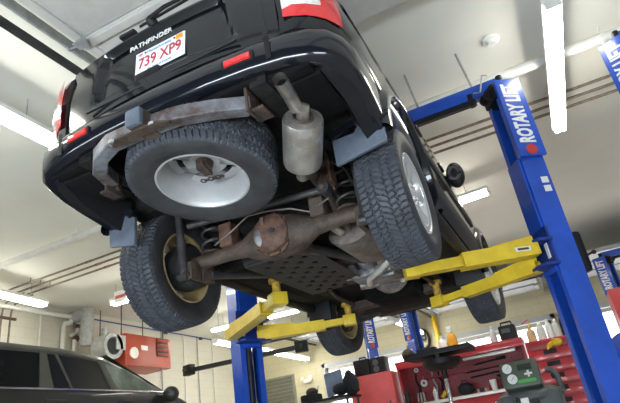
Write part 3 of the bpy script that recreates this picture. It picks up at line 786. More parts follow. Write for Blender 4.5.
# exhaust
d = Vector((-.47, .80, -.37)).normalized(); c0 = Vector((.612, -.808, .428)); c1 = c0+d*.25
ex = MB(); ex.lathe([(0, 0), (0, .04), (.010, .082), (.004, .088), (.016, .092), (.24, .092), (.254, .088), (.244, .082), (.255, 0)], 40, c0, d)
ex.build('resonator', 'steel', car)
te = Vector((.660, -1.10, .428)); ti = Vector((.20, -.95, -.12)).normalized()
MB().tube([c0+d*.02, c0-d*.05, c0+Vector((.004, -.07, .014)), c0+Vector((.018, -.15, .022)), te-ti*.07, te], .030, 24, caps=False).tube([te-ti*.06, te-ti*.0005], .0265, 24, caps=False).build('tail_pipe', 'steel', car)
MB().disc(te-ti*.05, ti, .027, .004, 20).build('pipe_bore', 'undersoot', car)
MB().lathe([(0, .03), (-.012, .045), (.01, .05)], 24, c0, d).build('pipe_flange', 'rustdark', car)
MB().tube([c1-d*.01, c1+d*.08, (.40, -.36, .42), (.36, -.16, .50), (.34, .0, .50), (.34, .16, .40), (.33, .34, .33)], .032, 16).build('exhaust_pipe', 'muffler', car)
mu = MB(); mu.lathe([(0, 0), (0, .06), (.008, .11), (.02, .118), (.50, .118), (.515, .108), (.52, 0)], 40, (.33, .33, .315), (0, 1, 0), 1.0)
muo = mu.build('muffler', 'muffler', car)
for v in muo.data.vertices: v.co.z = .315+(v.co.z-.315)*.72; v.co.x = .33+(v.co.x-.33)*1.2
MB().tube([(.30, .30, .31), (.27, .20, .34)], .03, 14).build('muffler_inlet', 'steel', car)
MB().tube([(.33, .84, .33), (.28, 1.1, .32), (.22, 1.4, .31), (.22, 1.8, .34)], .030, 14).build('front_pipe', 'steel', car)
MB().tube([(.06, 1.42, .25), (.12, 1.25, .245), (.26, 1.12, .255), (.36, 1.08, .30)], .022, 14).build('bypass_pipe', 'sheen', car)
# tank, tank shield with holes, transmission, skid plate
tk = MB(); tk.box((-.24, .68, .37), (.42, .72, .17), bev=.04); tk.build('fuel_tank', 'undersoot', car)
sk = MB(); W_, L2 = .50, 1.05; nx, ny = 7, 13
for i in range(nx):
    for j in range(ny):
        x0 = -.44+W_*i/nx; y0 = .34+L2*j/ny; dx = W_/nx; dy = L2/ny
        hole = (i+j) % 2 == 0 and 0 < i < nx-1
        if not hole: sk.add([(x0, y0, .28), (x0+dx, y0, .28), (x0+dx, y0+dy, .28), (x0, y0+dy, .28)], [[0, 1, 2, 3]])
        else:
            o = len(sk.v); ring_ = []
            cx, cy = x0+dx/2, y0+dy/2
            out = [(x0, y0), (x0+dx/2, y0), (x0+dx, y0), (x0+dx, y0+dy/2), (x0+dx, y0+dy), (x0+dx/2, y0+dy), (x0, y0+dy), (x0, y0+dy/2)]
            inn = [(cx+.023*math.cos(-3*PI/4+k*PI/4), cy+.023*math.sin(-3*PI/4+k*PI/4)) for k in range(8)]
            sk.add([(a, b, .28) for a, b in out]+[(a, b, .283) for a, b in inn], [[k, (k+1) % 8, 8+(k+1) % 8, 8+k] for k in range(8)])
sk.add([(-.44, .34, .28), (.06, .34, .28), (.06, .30, .34), (-.44, .30, .34)], [[0, 1, 2, 3]])
sk.add([(-.44, 1.39, .28), (.06, 1.39, .28), (.06, 1.45, .34), (-.44, 1.45, .34)], [[0, 1, 2, 3]])
sk.add([(-.44, .34, .28), (-.44, 1.39, .28), (-.47, 1.39, .36), (-.47, .34, .36)], [[0, 1, 2, 3]])
tag(sk.build('perforated_shield', 'shield', car, smooth=0), 'black perforated underbody shield')
tr = MB(); tr.lathe([(0, 0), (0, .07), (.12, .10), (.35, .11), (.50, .14), (.62, .17), (.66, .17), (.66, 0)], 24, (.14, 1.15, .40), (0, 1, 0))
tr.box((.14, 1.45, .305), (.34, .42, .07), bev=.02); 
rt = random.Random(3)
for k in range(26): tr.box((.14+rt.uniform(-.17, .17), 1.45+rt.uniform(-.22, .22), .285+rt.uniform(-.012, .03)), (rt.uniform(.03, .10), rt.uniform(.03, .10), rt.uniform(.03, .07)), (0, 0, rt.uniform(-.4, .4)), bev=.01)
tr.box((.30, 1.30, .36), (.14, .22, .14), bev=.03); tr.box((-.02, 1.3, .36), (.10, .2, .12), bev=.03)
tr.build('transmission', 'alu', car)
MB().tube([(.02, .36, za+.03), (.08, .75, .34), (.14, 1.16, .38)], .035, 16).build('drive_shaft', 'darkmetal', car)
en = MB(); en.box((.05, 2.3, .42), (.50, .62, .30), bev=.05); en.box((.05, 2.25, .30), (.36, .40, .12), bev=.04); en.build('engine_sump', 'undersoot', car)
MB().box((0, 2.9, .33), (.66, .55, .02), bev=.005).build('front_skid_plate', 'under', car)
for s in (-1, 1):
    la = MB(); la.beam((s*.36, 2.45, .33), (s*.66, 2.68, .24), .08, .04); la.beam((s*.36, 2.92, .33), (s*.66, 2.72, .24), .08, .04); la.sphere((s*.67, 2.70, .235), .05, 10)
    la.build('front_lower_arm', 'rustdark', car)
    MB().tube([(s*.35, 2.55, .35), (s*.66, 2.62, .30)], .016, 10).build('tie_rod', 'darkmetal', car)
    MB().tube([(s*.28, 2.8, .36), (s*.66, 2.70, .32)], [.035, .028], 12).build('drive_axle', 'plastic', car)
    MB().tube([(s*.58, 2.72, .26), (s*.55, 2.74, .62)], .028, 12).build('front_strut', 'shock', car)
    MB().tube([(s*.30, 1.05, .42), (s*.40, 1.8, .33), (s*.42, 2.5, .33)], .018, 10).build('torsion_bar', 'rustdark', car)

# ------------------------------------------------------------------ two-post lifts
def make_lift(cx, cy, label, group, arm_z=1.80, top=3.46, full=True):
    R = empty('two_post_lift', (cx, cy, 0), label, 'car lift', group)
    PX = 1.49
    for s in (1, -1):
        o = Vector((-s*.87, -.5, 0)).normalized(); w = Vector((-s*.5, .87, 0)).normalized(); P = Vector((s*PX, 0, 0))
        def pt(a, b, z): return P+o*a+w*b+Vector((0, 0, z))
        def fr(base): return lambda u, v, ww: P+o*u+w*v+Vector((0, 0, base+ww))
        # C-shaped column with returned lips
        t = .014; A, B = .10, .12
        poly = [(A, -B), (A, -B+.055), (A-t, -B+.055), (A-t, -B+t), (-A+t, -B+t), (-A+t, B-t), (A-t, B-t), (A-t, B-.055), (A, B-.055), (A, B), (-A, B), (-A, -B)]
        MB().prism(poly, top-.05, fr(.02)).build('column', 'blue', R, bev=0)
        MB().prism([(-.22, -.22), (.20, -.22), (.20, .22), (-.22, .22)], .025, fr(0)).build('base_plate', 'blue', R)
        # inside of channel: cylinder, chain, cable
        for b_, r_, m_ in ((.0, .026, 'darkmetal'), (-.042, .010, 'chrome'), (.048, .009, 'chrome')):
            MB().tube([pt(.02, b_, .1), pt(.02, b_, top-.15)], r_, 10).build('cable' if r_ < .02 else 'hydraulic_cylinder', m_, R)
        # carriage
        cz = arm_z-.05
        MB().prism([(-.06, -.10), (.12, -.10), (.12, .10), (-.06, .10)], 1.0, fr(cz-.10)).build('carriage', 'bluedk' if not full else 'blue', R)
        cb = MB(); 
        cb.prism([(.10, -.17), (.22, -.17), (.25, -.13), (.25, .13), (.22, .17), (.10, .17)], .02, fr(arm_z+.09)); cb.prism([(.10, -.17), (.22, -.17), (.25, -.13), (.25, .13), (.22, .17), (.10, .17)], .02, fr(arm_z-.11)); cb.prism([(.105, -.15), (.125, -.15), (.125, .15), (.105, .15)], .32, fr(arm_z-.11))
        cb.build('arm_bracket', 'bluedk', R)
        # top: pulley bracket and sign cover on the side face
        tb = MB(); tb.prism([(-.04, -.10), (.13, -.10), (.13, .10), (-.04, .10)], .16, fr(top-.18)); tb.disc(pt(.14, -.04, top-.10), w, .05, .03, 20); tb.disc(pt(.14, .05, top-.10), w, .05, .03, 20)
        tb.build('pulley_head', 'plastic', R)
        MB().tube([pt(.02, -.09, top-.05), pt(.02, -.09, top+.06)], .03, 14).build('limit_switch', 'plastic', R)
        cv = MB(); cv.box(pt(-.005, -B-.018, top-.42), (.24, .035, .80), frame_m((0, 0, 0), -o if s > 0 else o, w).to_3x3(), bev=.006)
        cvo = cv.build('sign_cover', 'blue', R)
        # text reads upwards on the face whose outward normal is -w
        face = pt(-.005, -B-.037, top-.425)
        up = Vector((0, 0, 1)); xdir = up; nrm = -w; ydir = nrm.cross(xdir)
        text('sign_lettering', 'ROTARY LIFT', 'white', .125, frame_m(face+up*.03, xdir, ydir), cvo, .002, fit=(.62, .145), bold=.005, shear=.15)
        MB().disc(face-up*.335, nrm, .05, .006, 24).build('sign_emblem', 'red', cvo)
        # small decals lower down
        for z_, m_ in ((2.42, 'whitepl'), (2.34, 'white')):
            MB().box(pt(-.04, -B-.004, z_), (.06, .004, .055), frame_m((0, 0, 0), -o if s > 0 else o, w).to_3x3()).build('decal', m_, R)
        if full:
            MB().box(pt(.13, -.09, arm_z+.02), (.01, .035, .12), frame_m((0, 0, 0), o, w).to_3x3()).build('decal', 'white', R)
            MB().prism([(.0, .125), (.06, .125), (.06, .135), (0, .135)], 1.3, fr(.4)).build('hose_guard', 'plastic', R)
    # overhead beam
    MB().beam((-PX, 0, top+.02), (PX, 0, top+.02), .10, .13).build('crossbar', 'blue', R, bev=.006)
    MB().beam((-PX+.1, -.02, top-.075), (PX-.22, -.02, top-.075), .05, .05).build('shutoff_bar', 'plastic', R)
    MB().box((PX-.26, -.03, top-.05), (.05, .06, .13), bev=.008).build('limit_bracket', 'plastic', R)
    MB().tube([(PX-.22, -.06, top+.0), (PX-.16, -.07, top-.02), (PX-.10, -.07, top+.15), (PX-.06, -.05, top+.14)], .008, 8).build('hose', 'galv', R)
    for xx, l in ((.70, .33), (1.25, .42)):
        MB().tube([(xx, .1, top+.05), (xx+.02, .12, top+.2), (xx-.03, .14, ZC)], .012, 8).build('supply_hose', 'galv', R)
    # arms
    def arm(root, tip, inner_tip, pad_top, w0=.125, h0=.12):
        root = Vector(root); tip = Vector(tip); it = Vector(inner_tip)
        a = MB().channel(root, tip, w0, h0, .012); ao = a.build('arm', 'yellow', R, smooth=0)
        b = MB().channel(root.lerp(tip, .5), it, w0-.035, h0-.035, .01); b.build('inner_tube', 'yellow', ao, smooth=0)
        pad = MB(); pad.tube([it+Vector((0, 0, -.04)), it+Vector((0, 0, pad_top-it.z))], .034, 16); pad.build('screw_adapter', 'yellowr', ao)
        pd = MB(); pd.lathe([(0, 0), (0, .058), (.03, .058), (.03, 0)], 20, (it.x, it.y, pad_top-.03), (0, 0, 1)); pd.build('lift_pad', 'yellowr', ao)
        dd = (it-root).normalized()
        bs = MB().box(it, (.12, .12, .095), Matrix.Rotation(math.atan2(dd.y, dd.x), 3, 'Z'), bev=.004); bs.build('adapter_socket', 'yellow', ao)
        g = MB(); n = (tip-root).normalized(); g.beam(root+Vector((0, 0, h0/2+.03)), root.lerp(tip, .55)+Vector((0, 0, h0/2)), .02, .05); g.build('stiffener', 'yellow', ao)
        if full and w0 == .13:
            sd = Vector((n.y, -n.x, 0)); sd = sd if sd.y < 0 else -sd
            lb = MB().box(root.lerp(tip, .22)+sd*(w0/2+.003), (.13, .004, .035), Matrix.Rotation(math.atan2(n.y, n.x), 3, 'Z')); lb.build('arm_label', 'whitepl', ao)
            lb = MB().box(root.lerp(tip, .22)+sd*(w0/2+.006), (.09, .004, .018), Matrix.Rotation(math.atan2(n.y, n.x), 3, 'Z')); lb.build('arm_label', 'rustdark', ao)
        return ao
    if full:
        for s in (1, -1):
            piv = Vector((s*PX, 0, 0))+Vector((-s*.87, -.5, 0))*.17; z = arm_z
            if s > 0:
                arm((piv.x, piv.y-.07, z+.055), (.80, -.47, z+.02), (.44, -.61, z+.01), LZ+.35, .13, .115)
                arm((piv.x-.02, piv.y+.0, z-.07), (.68, .20, z-.07), (.42, .30, z-.07), LZ+.35, .10, .095)
            else:
                arm((-1.48, -.28, z-.035), (-.74, -.86, z-.035), (-.55, -1.0, z-.035), LZ+.36, .11, .10)
                arm((piv.x+.02, piv.y+.05, z-.05), (-.70, .20, z-.05), (-.46, .26, z-.05), LZ+.35, .10, .095)
    else:
        for s in (1, -1):
            for q in (-1, 1):
                p0 = (s*(PX-.16), q*.06, arm_z); p1 = (s*(PX-.75), q*.6, arm_z); p2 = (s*(PX-.95), q*.75, arm_z)
                arm(p0, p1, p2, arm_z+.12)
    return R
make_lift(0, 1.96, 'blue two-post lift with yellow arms holding up the black car', 'two-post lifts')
proto = make_lift(4.02, 1.96, 'blue lift post cut off by the right edge of the photo', 'two-post lifts', arm_z=.35, full=False)
for (xx, yy, lab) in ((0, 8.9, 'far blue lift behind the red tool cabinets'), (4.0, 8.9, 'far blue lift at the right edge behind the tall post'), (-4.1, 8.9, 'far blue lift on the left beyond the front tyre')):
    c = copy_tree(proto); c.location = (xx, yy, 0); c.scale = (1.04, 1, .93); c['label'] = lab

# power unit with dark cover behind right column
r = empty('power_unit', (1.655, 2.22, 1.84), 'black hydraulic power unit on the back of the right blue post', 'power unit')
MB().box((.0, 0, 0), (.09, .12, .36), (0, .0, .5), bev=.04).build('cover', 'plastic', r)
MB().tube([(.04, .0, -.04), (.10, -.03, -.03)], .010, 10).build('lever', 'plastic', r)
MB().sphere((.105, -.03, -.03), .02, 10).build('knob', 'plastic', r)
MB().box((-.08, -.03, 0), (.06, .05, .20), (0, 0, .5), bev=.01).build('bracket', 'bluedk', r)

# ------------------------------------------------------------------ parked dark crossover on the left
van = empty('parked_van', (-3.45, .05, 0), 'dark grey family van parked at lower left with shiny windows', 'van')
def vsec(y, roof, belt, hw, tw, low=.28):
    return y, [(0, low), (.78*hw, low), (hw-.02, low+.08), (hw, .62), (hw, .95), (hw-.015, belt-.06), (hw-.03, belt), (tw+.03, roof-.10), (tw-.06, roof-.03), (tw-.35, roof+.015), (0, roof+.03)]
VS = [vsec(-2.75, 1.50, 1.2, .78, .60, .5), vsec(-2.70, 1.62, 1.3, .86, .66, .42), vsec(-2.45, 1.76, 1.43, .93, .76), vsec(-1.4, 1.83, 1.43, .955, .80), vsec(0, 1.85, 1.43, .955, .81), vsec(.75, 1.845, 1.43, .955, .81), vsec(1.25, 1.80, 1.425, .955, .80), vsec(1.75, 1.635, 1.41, .95, .81), vsec(2.2, 1.38, 1.37, .94, .86), vsec(2.6, 1.22, 1.21, .92, .86), vsec(3.0, 1.12, 1.11, .86, .80), vsec(3.25, .98, .97, .74, .66, .35)]
mb = MB(); lo = []
for y, S in VS: lo.append([(px, y, pz) for px, pz in S]+[(-px, y, pz) for px, pz in S[-2:0:-1]])
nl = len(lo[0])
mb.add([p for l in lo for p in l], [[i*nl+j, i*nl+(j+1) % nl, (i+1)*nl+(j+1) % nl, (i+1)*nl+j] for i in range(len(lo)-1) for j in range(nl)])
mb.add(lo[0], [list(range(nl))]); mb.add(lo[-1], [list(range(nl))[::-1]])
mb.build('body', 'van', van, smooth=38)
def vx(y, z):
    # body half width on window band at (y,z)
    for i in range(len(VS)-1):
        if VS[i][0] <= y <= VS[i+1][0]:
            t = (y-VS[i][0])/(VS[i+1][0]-VS[i][0]); a = VS[i][1]; b = VS[i+1][1]
            p6 = (lerp(a[6][0], b[6][0], t), lerp(a[6][1], b[6][1], t)); p7 = (lerp(a[7][0], b[7][0], t), lerp(a[7][1], b[7][1], t))
            if p7[1]-p6[1] < .02: return p6[0]
            u = (z-p6[1])/(p7[1]-p6[1]); return lerp(p6[0], p7[0], u)
    return .9
def vwin(name, q, m, off=.006):
    """q: four (y,z) corners BL, BR, TR, TL"""
    for s in (1, -1):
        rows = []
        for i in range(5):
            t = i/4; row = []
            for j in range(9):
                u = j/8
                y = lerp(lerp(q[0][0], q[1][0], u), lerp(q[3][0], q[2][0], u), t); z = lerp(lerp(q[0][1], q[1][1], u), lerp(q[3][1], q[2][1], u), t)
                row.append((s*(vx(y, z)+off), y, z))
            rows.append(row)
        MB().grid(rows).build(name, m, van, smooth=60)
vwin('rear_side_window', [(-1.9, 1.45), (.40, 1.44), (.45, 1.735), (-1.7, 1.72)], 'vglass')
vwin('quarter_window', [(.56, 1.44), (.72, 1.44), (.60, 1.73), (.53, 1.73)], 'vglass')
vwin('rear_door_window', [(.75, 1.435), (1.17, 1.43), (1.08, 1.705), (.64, 1.73)], 'vglass')
vwin('front_door_window', [(1.28, 1.43), (1.95, 1.415), (1.46, 1.645), (1.15, 1.70)], 'vglass2')
vwin('pillar', [(.41, 1.44), (.55, 1.44), (.52, 1.74), (.46, 1.74)], 'pillar', .008)
vwin('pillar', [(1.18, 1.43), (1.27, 1.43), (1.14, 1.72), (1.09, 1.72)], 'pillar', .008)
vwin('pillar', [(.725, 1.44), (.745, 1.44), (.635, 1.74), (.605, 1.74)], 'pillar', .008)
for s in (1, -1):
    MB().tube([(s*(vx(y, 1.435)+.008), y, 1.432) for y in (-1.9, -1, 0, .6, 1.2, 1.7, 2.0)], .010, 8).build('belt_trim', 'chrome', van)
    0 and MB().tube([(s*(.81), -2.0, 1.775), (s*(.825), -1, 1.80), (s*.83, 0, 1.805), (s*.83, .8, 1.795), (s*.815, 1.25, 1.75)], .014, 8)
    for yy in (.55, 1.35): MB().box((s*.965, yy, 1.33), (.03, .2, .03), bev=.012).build('door_handle', 'van', van)
    m_ = MB().sphere((s*1.02, 1.90, 1.40), (.09, .07, .075), 12); m_.tube([(s*.90, 1.93, 1.36), (s*.98, 1.90, 1.38)], .03, 10); m_.build('side_mirror', 'van', van)
    for yy in (-1.5, 2.15):
        k = MB(); k.lathe([(-.11, .2), (-.11, .33), (-.09, .35), (.09, .35), (.11, .33), (.11, .2)], 40, (s*.84, yy, .35), (1, 0, 0)); k.lathe([(s*.12, 0), (s*.10, .19), (s*.08, .22)], 32, (s*.84, yy, .35), (1, 0, 0))
        k.build('wheel', 'plastic', van)
rows = []
for k in range(6):
    t = k/5; y = lerp(2.2, 1.32, t); z = lerp(1.395, 1.80, t); hw = lerp(.80, .70, t)
    rows.append([(hw*(c/5-1), y+.012+.06*(1-(c/5-1)**2), z+.012) for c in range(11)])
MB().grid(rows).build('windshield', 'vglass2', van, smooth=60)

# ------------------------------------------------------------------ alignment beam behind left post
r = empty('camera_beam_stand', (-4.73, 7.05, 0), 'long black bar with square end heads on a post behind the left blue post', 'alignment stand')
MB().box((0, .05, .04), (.6, .5, .08), bev=.02).build('base', 'darkmetal', r)
MB().box((0, .05, 1.28), (.12, .12, 2.45), bev=.01).build('mast', 'darkmetal', r)
MB().beam((-1.36, 0, 2.575), (1.30, 0, 2.525), .085, .085).build('beam', 'plastic', r)
for s, z in ((-1, 2.58), (1, 2.52)):
    h_ = MB().box((s*1.38, -.02, z), (.26, .16, .22), (0, 0, s*.35), bev=.02); ho = h_.build('camera_head', 'plastic', r)
    MB().disc((s*1.42, -.115, z), (-s*.35, -1, 0), .05, .03, 20).build('lens', 'glass', ho)

# ------------------------------------------------------------------ work bench, cabinets
Y0 = 5.5
def drawer_front(mb, x0, x1, z0, z1, y): mb.box(((x0+x1)/2, y, (z0+z1)/2), (x1-x0-.012, .03, z1-z0-.012), bev=.005)
# left red cabinet
r = empty('tool_cabinet', (-1.52, Y0+.3, 0), 'tall plain red cabinet left of the open tool hutch', 'cabinet')
MB().box((0, 0, .83), (.70, .60, 1.50), bev=.012).build('case', 'redlt', r)
MB().box((0, -.305, 1.05), (.60, .012, .90), bev=.004).build('door', 'redlt', r)
MB().box((.27, -.32, 1.1), (.02, .02, .14), bev=.004).build('handle', 'chrome', r)
for sx in (-.28, .28):
    for sy in (-.22, .22): MB().disc((sx, sy, .045), (1, 0, 0), .045, .03, 18).build('caster', 'plastic', r)
def small(name, label, cat, loc, group=None): return empty(name, loc, label, cat, group)
r = small('tool_case', 'black upright equipment case standing on the plain red cabinet, left one', 'case', (-1.70, Y0+.32, 1.58))
MB().box((0, 0, .135), (.26, .26, .27), bev=.02).build('shell', 'plastic', r); MB().tube([(-.06, 0, .27), (-.05, 0, .31), (.05, 0, .31), (.06, 0, .27)], .012, 8).build('handle', 'plastic', r)
r = small('tool_case', 'black speaker-like case standing on the plain red cabinet, right one', 'case', (-1.42, Y0+.32, 1.58))
MB().box((0, 0, .13), (.24, .24, .26), bev=.02).build('shell', 'plastic', r)
for zz in (.08, .18): MB().lathe([(0, 0), (0, .045), (.01, .05), (.01, 0)], 20, (-.03, -.122, zz), (0, -1, 0)).build('grille', 'acgrey', r)
# hutch: base cabinet, side walls, back, roof, worktop
r = empty('tool_hutch', (-.16, Y0+.3, 0), 'wide red workbench hutch open at the front, full of tools', 'workbench')
MB().box((0, 0, .54), (1.88, .62, .92), bev=.012).build('base_cabinet', 'red', r)
for i in range(3):
    for j in range(4):
        dd = MB().box((-.62+i*.62, -.318, .2+j*.21), (.60, .02, .195), bev=.004).build('drawer', 'red', r)
        MB().box((-.62+i*.62, -.335, .265+j*.21), (.5, .02, .018), bev=.004).build('handle', 'chrome', dd)
MB().box((0, -.01, 1.025), (1.92, .68, .045), bev=.006).build('worktop', 'sheen', r)
for s in (-1, 1): MB().box((s*.925, .05, 1.34), (.03, .50, .60), bev=.005).build('side_panel', 'red', r)
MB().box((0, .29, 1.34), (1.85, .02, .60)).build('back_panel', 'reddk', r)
pb = MB()
for i in range(22):
    for j in range(5): pb.disc((-.86+i*.082, .278, 1.12+j*.09), (0, 1, 0), .009, .004, 8)
tag(pb.build('peg_holes', 'plastic', r), kind='stuff')
MB().box((0, .03, 1.655), (1.90, .56, .04), bev=.008).build('roof', 'red', r)
MB().box((0, -.25, 1.60), (1.86, .04, .08), bev=.008).build('front_lip', 'red', r)
MB().box((.45, -.20, 1.53), (.75, .09, .045), bev=.012).build('shelf_light', 'sheen', r)
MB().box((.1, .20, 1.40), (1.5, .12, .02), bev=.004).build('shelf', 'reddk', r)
# things in the hutch
for k, (x0, x1, z0, z1) in enumerate(((.15, .60, 1.47, 1.50), (.0, .72, 1.38, 1.40), (.05, .65, 1.30, 1.33))):
    w_ = small('hand_tool', ['long black ratchet hanging highest on the hutch back panel', 'long dark pry bar hanging across the hutch back panel', 'dark wrench hanging lowest on the hutch back panel'][k], 'tool', (-.16+x0, Y0+.55, z0), 'tools hung in the hutch')
    MB().tube([(0, 0, 0), (x1-x0, 0, z1-z0)], .013, 8).build('shank', 'plastic', w_); MB().tube([(x1-x0-.12, 0, (z1-z0)*.85), (x1-x0+.02, 0, z1-z0)], .024, 10).build('grip', 'plastic', w_)
Xw = 1.05
def cup(loc, label):
    c = small('paper_cup', label, 'cup', loc)
    MB().lathe([(0, 0), (0, .035), (.13, .048), (.135, .046), (.01, .033), (.01, 0)], 20, (0, 0, 0), (0, 0, 1)).build('cup', 'whitepl', c)
    MB().lathe([(.128, .051), (.145, .047), (.148, 0)], 20, (0, 0, 0), (0, 0, 1)).build('lid', 'whitepl', c)
cup((.24, Y0+.14, Xw), 'white paper cup on the hutch worktop')
d_ = small('cordless_drill', 'yellow and black cordless drill standing on the hutch worktop', 'drill', (.45, Y0+.22, Xw))
MB().box((0, 0, .03), (.08, .12, .06), bev=.012).build('battery', 'plastic', d_); MB().box((0, 0, .11), (.045, .055, .12), (0, .12, 0), bev=.015).build('grip', 'drill', d_)
MB().tube([(-.09, 0, .19), (.09, 0, .19)], [.034, .036], 14).build('motor_body', 'drill', d_); MB().tube([(-.09, 0, .19), (-.15, 0, .19)], [.026, .012], 12).build('chuck', 'plastic', d_)
b_ = small('squeeze_bottle', 'small white squeeze bottle near the left end of the hutch worktop', 'bottle', (-.60, Y0+.12, Xw))
MB().lathe([(0, 0), (0, .035), (.12, .035), (.14, .02), (.16, .012), (.19, .006), (.19, 0)], 18, (0, 0, 0), (0, 0, 1)).build('bottle', 'clearpl', b_)
MB().lathe([(.14, .022), (.155, .02), (.157, 0)], 14, (0, 0, 0), (0, 0, 1)).build('cap', 'whitepl', b_)
b_ = small('air_ratchet', 'yellow and black air tool beside the white squeeze bottle', 'air tool', (-.50, Y0+.16, Xw))
MB().tube([(-.02, 0, .03), (.05, 0, .10)], .03, 12).build('motor_body', 'drill', b_); MB().tube([(.05, 0, .10), (.10, 0, .02)], .024, 10).build('grip', 'plastic', b_)
b_ = small('tool_bag', 'black rounded tool pouch on the hutch worktop left of the cup', 'bag', (-.16, Y0+.16, Xw))
MB().sphere((0, 0, .085), (.12, .09, .085), 12).build('pouch', 'cloth', b_); MB().tube([(-.06, 0, .15), (-.03, 0, .20), (.03, 0, .20), (.06, 0, .15)], .008, 8).build('strap', 'cloth', b_)
for k, xx in enumerate((-.0, .055, .11, .15)):
    b_ = small('socket', 'small steel socket in a row on the hutch worktop beside the cup', 'socket', (xx, Y0+.2, Xw), 'sockets on the hutch worktop')
    MB().lathe([(0, 0), (0, .022), (.06, .022), (.06, .013), (.03, .012), (.03, 0)], 14, (0, 0, 0), (0, 0, 1)).build('socket_body', ['galv', 'darkmetal', 'galv', 'redlt'][k], b_)
b_ = small('parts_box', 'black open parts box at the left end of the hutch worktop', 'box', (-.84, Y0+.18, Xw))
MB().channel((0, 0, 0), (0, 0, .10), .22, .20, .008).box((0, 0, .004), (.21, .19, .008)).build('tray', 'plastic', b_)
for k in range(3): MB().tube([(-.05+k*.05, 0, .02), (-.04+k*.04, .02, .15)], .012, 8).build('contents', 'galv', b_)
b_ = small('spray_can', 'black can standing at the left end inside the hutch', 'can', (-1.02, Y0+.08, Xw))
MB().lathe([(0, 0), (0, .04), (.17, .04), (.19, .025), (.22, .02), (.22, 0)], 18, (0, 0, 0), (0, 0, 1)).build('can', 'plastic', b_)
for k, (xx, zz, rr) in enumerate(((-.92, 1.56, .035), (-.84, 1.35, .055))):
    b_ = small('gauge', ['small white dial high on the left inside of the hutch', 'round white disc hanging on the left inside of the hutch'][k], 'gauge', (xx, Y0+.56, zz))
    MB().lathe([(0, 0), (0, rr), (.02, rr), (.022, rr*.85), (.015, 0)], 22, (0, 0, 0), (0, -1, 0)).build('dial', 'screen', b_); MB().disc((0, -.024, 0), (0, 1, 0), rr*.35, .01, 14).build('hub', 'reddk', b_)
    MB().tube([(0, -.002, rr), (0, .01, rr+.05)], .004, 6).build('hook', 'galv', b_)
for k, (xx, z0, z1) in enumerate(((-.95, 1.15, 1.5), (-.68, 1.12, 1.52), (-.58, 1.2, 1.5))):
    b_ = small('hanging_tool', ['black hose hanging at the left inside of the hutch', 'silver tool hanging beside the white disc in the hutch', 'black tool hanging in the middle of the hutch'][k], 'tool', (xx, Y0+.55, z0))
    MB().tube([(0, 0, 0), (.03, -.02, (z1-z0)*.4), (-.01, -.01, (z1-z0)*.7), (.0, 0, z1-z0)], [.02, .022, .014, .012], 8).build('tool_body', ['plastic', 'galv', 'plastic'][k], b_)
    MB().disc((0, .01, z1-z0), (0, 1, 0), .02, .02, 10).build('hook', 'darkmetal', b_)
# right drawer stack
r = empty('drawer_cabinet', (1.12, Y0+.3, 0), 'dark red cabinet of drawers with black recessed pulls behind the grey machine', 'cabinet')
MB().box((0, .02, .79), (.62, .56, 1.58), bev=.01).build('case', 'red', r)
MB().box((0, -.27, 1.50), (.56, .05, .10), bev=.004).build('open_tray', 'reddk', r)
for k in range(8):
    dd = MB().box((0, -.275, 1.375-k*.155), (.585, .05, .135), bev=.006).build('drawer', 'red', r)
    MB().box((-.02, -.303, 1.405-k*.155), (.17, .01, .06), bev=.02).build('pull_recess', 'plastic', dd)
g_ = small('work_glove', 'yellow work glove lying over the front edge of the drawer cabinet', 'glove', (1.22, Y0-.045, 1.50))
MB().sphere((0, 0, .0), (.075, .045, .05), 12).build('palm', 'drill', g_)
for k in range(4): MB().tube([(-.06, -.02, -.03+k*.016), (-.11, -.03, -.05+k*.014), (-.14, -.03, -.075+k*.012)], [.014, .013, .010], 8).build('finger', 'drill', g_)
MB().tube([(.0, -.03, .03), (-.05, -.045, .05)], [.016, .012], 8).build('thumb', 'drill', g_)
def bottle(loc, label, m, h=.24, r_=.045, capm='whitepl', group=None, spray=False):
    c = small('bottle', label, 'bottle', loc, group)
    MB().lathe([(0, 0), (0, r_), (h*.62, r_), (h*.76, r_*.75), (h*.84, r_*.35), (h*.9, r_*.32), (h*.9, 0)], 20, (0, 0, 0), (0, 0, 1)).build('bottle_body', m, c)
    k = MB().lathe([(h*.88, r_*.42), (h, r_*.40), (h, 0)], 16, (0, 0, 0), (0, 0, 1)); k.build('cap', capm, c)
    if spray:
        k = MB().box((-.01, 0, h+.03), (.08, .03, .05), bev=.01); k.tube([(.0, 0, h-.02), (-.05, 0, h-.01)], .008, 8); k.build('trigger', capm, c)
    return c
ZT = 1.58
bottle((.92, Y0+.2, ZT), 'amber glass spray bottle on the drawer cabinet', 'amber', .22, .06, 'drill')
s_ = small('sprayer_wand', 'thin brass nozzle wand standing by the amber bottle', 'sprayer', (.93, Y0+.32, ZT))
MB().tube([(0, 0, 0), (0, 0, .34)], .008, 8).build('stem', 'brass', s_); MB().tube([(0, 0, .34), (-.1, 0, .30)], .009, 8).build('nozzle', 'redlt', s_); MB().disc((0, 0, .006), (0, 0, 1), .04, .012, 16).build('foot', 'brass', s_)
bottle((1.06, Y0+.2, ZT), 'white jug bottle on the drawer cabinet, nearest the amber bottle', 'clearpl', .25, .06)
bottle((1.17, Y0+.22, ZT), 'tall white bottle in the middle of the drawer cabinet top', 'whitepl', .28, .045)
bottle((1.27, Y0+.2, ZT), 'pale bottle at the right end of the drawer cabinet top', 'clearpl', .25, .05)
bottle((1.36, Y0+.26, ZT), 'tall black bottle on the drawer cabinet beside the blue post', 'plastic', .32, .04, 'plastic')
c_ = small('battery_charger', 'black battery charger on the right end of the hutch roof', 'charger', (.62, Y0+.28, 1.675))
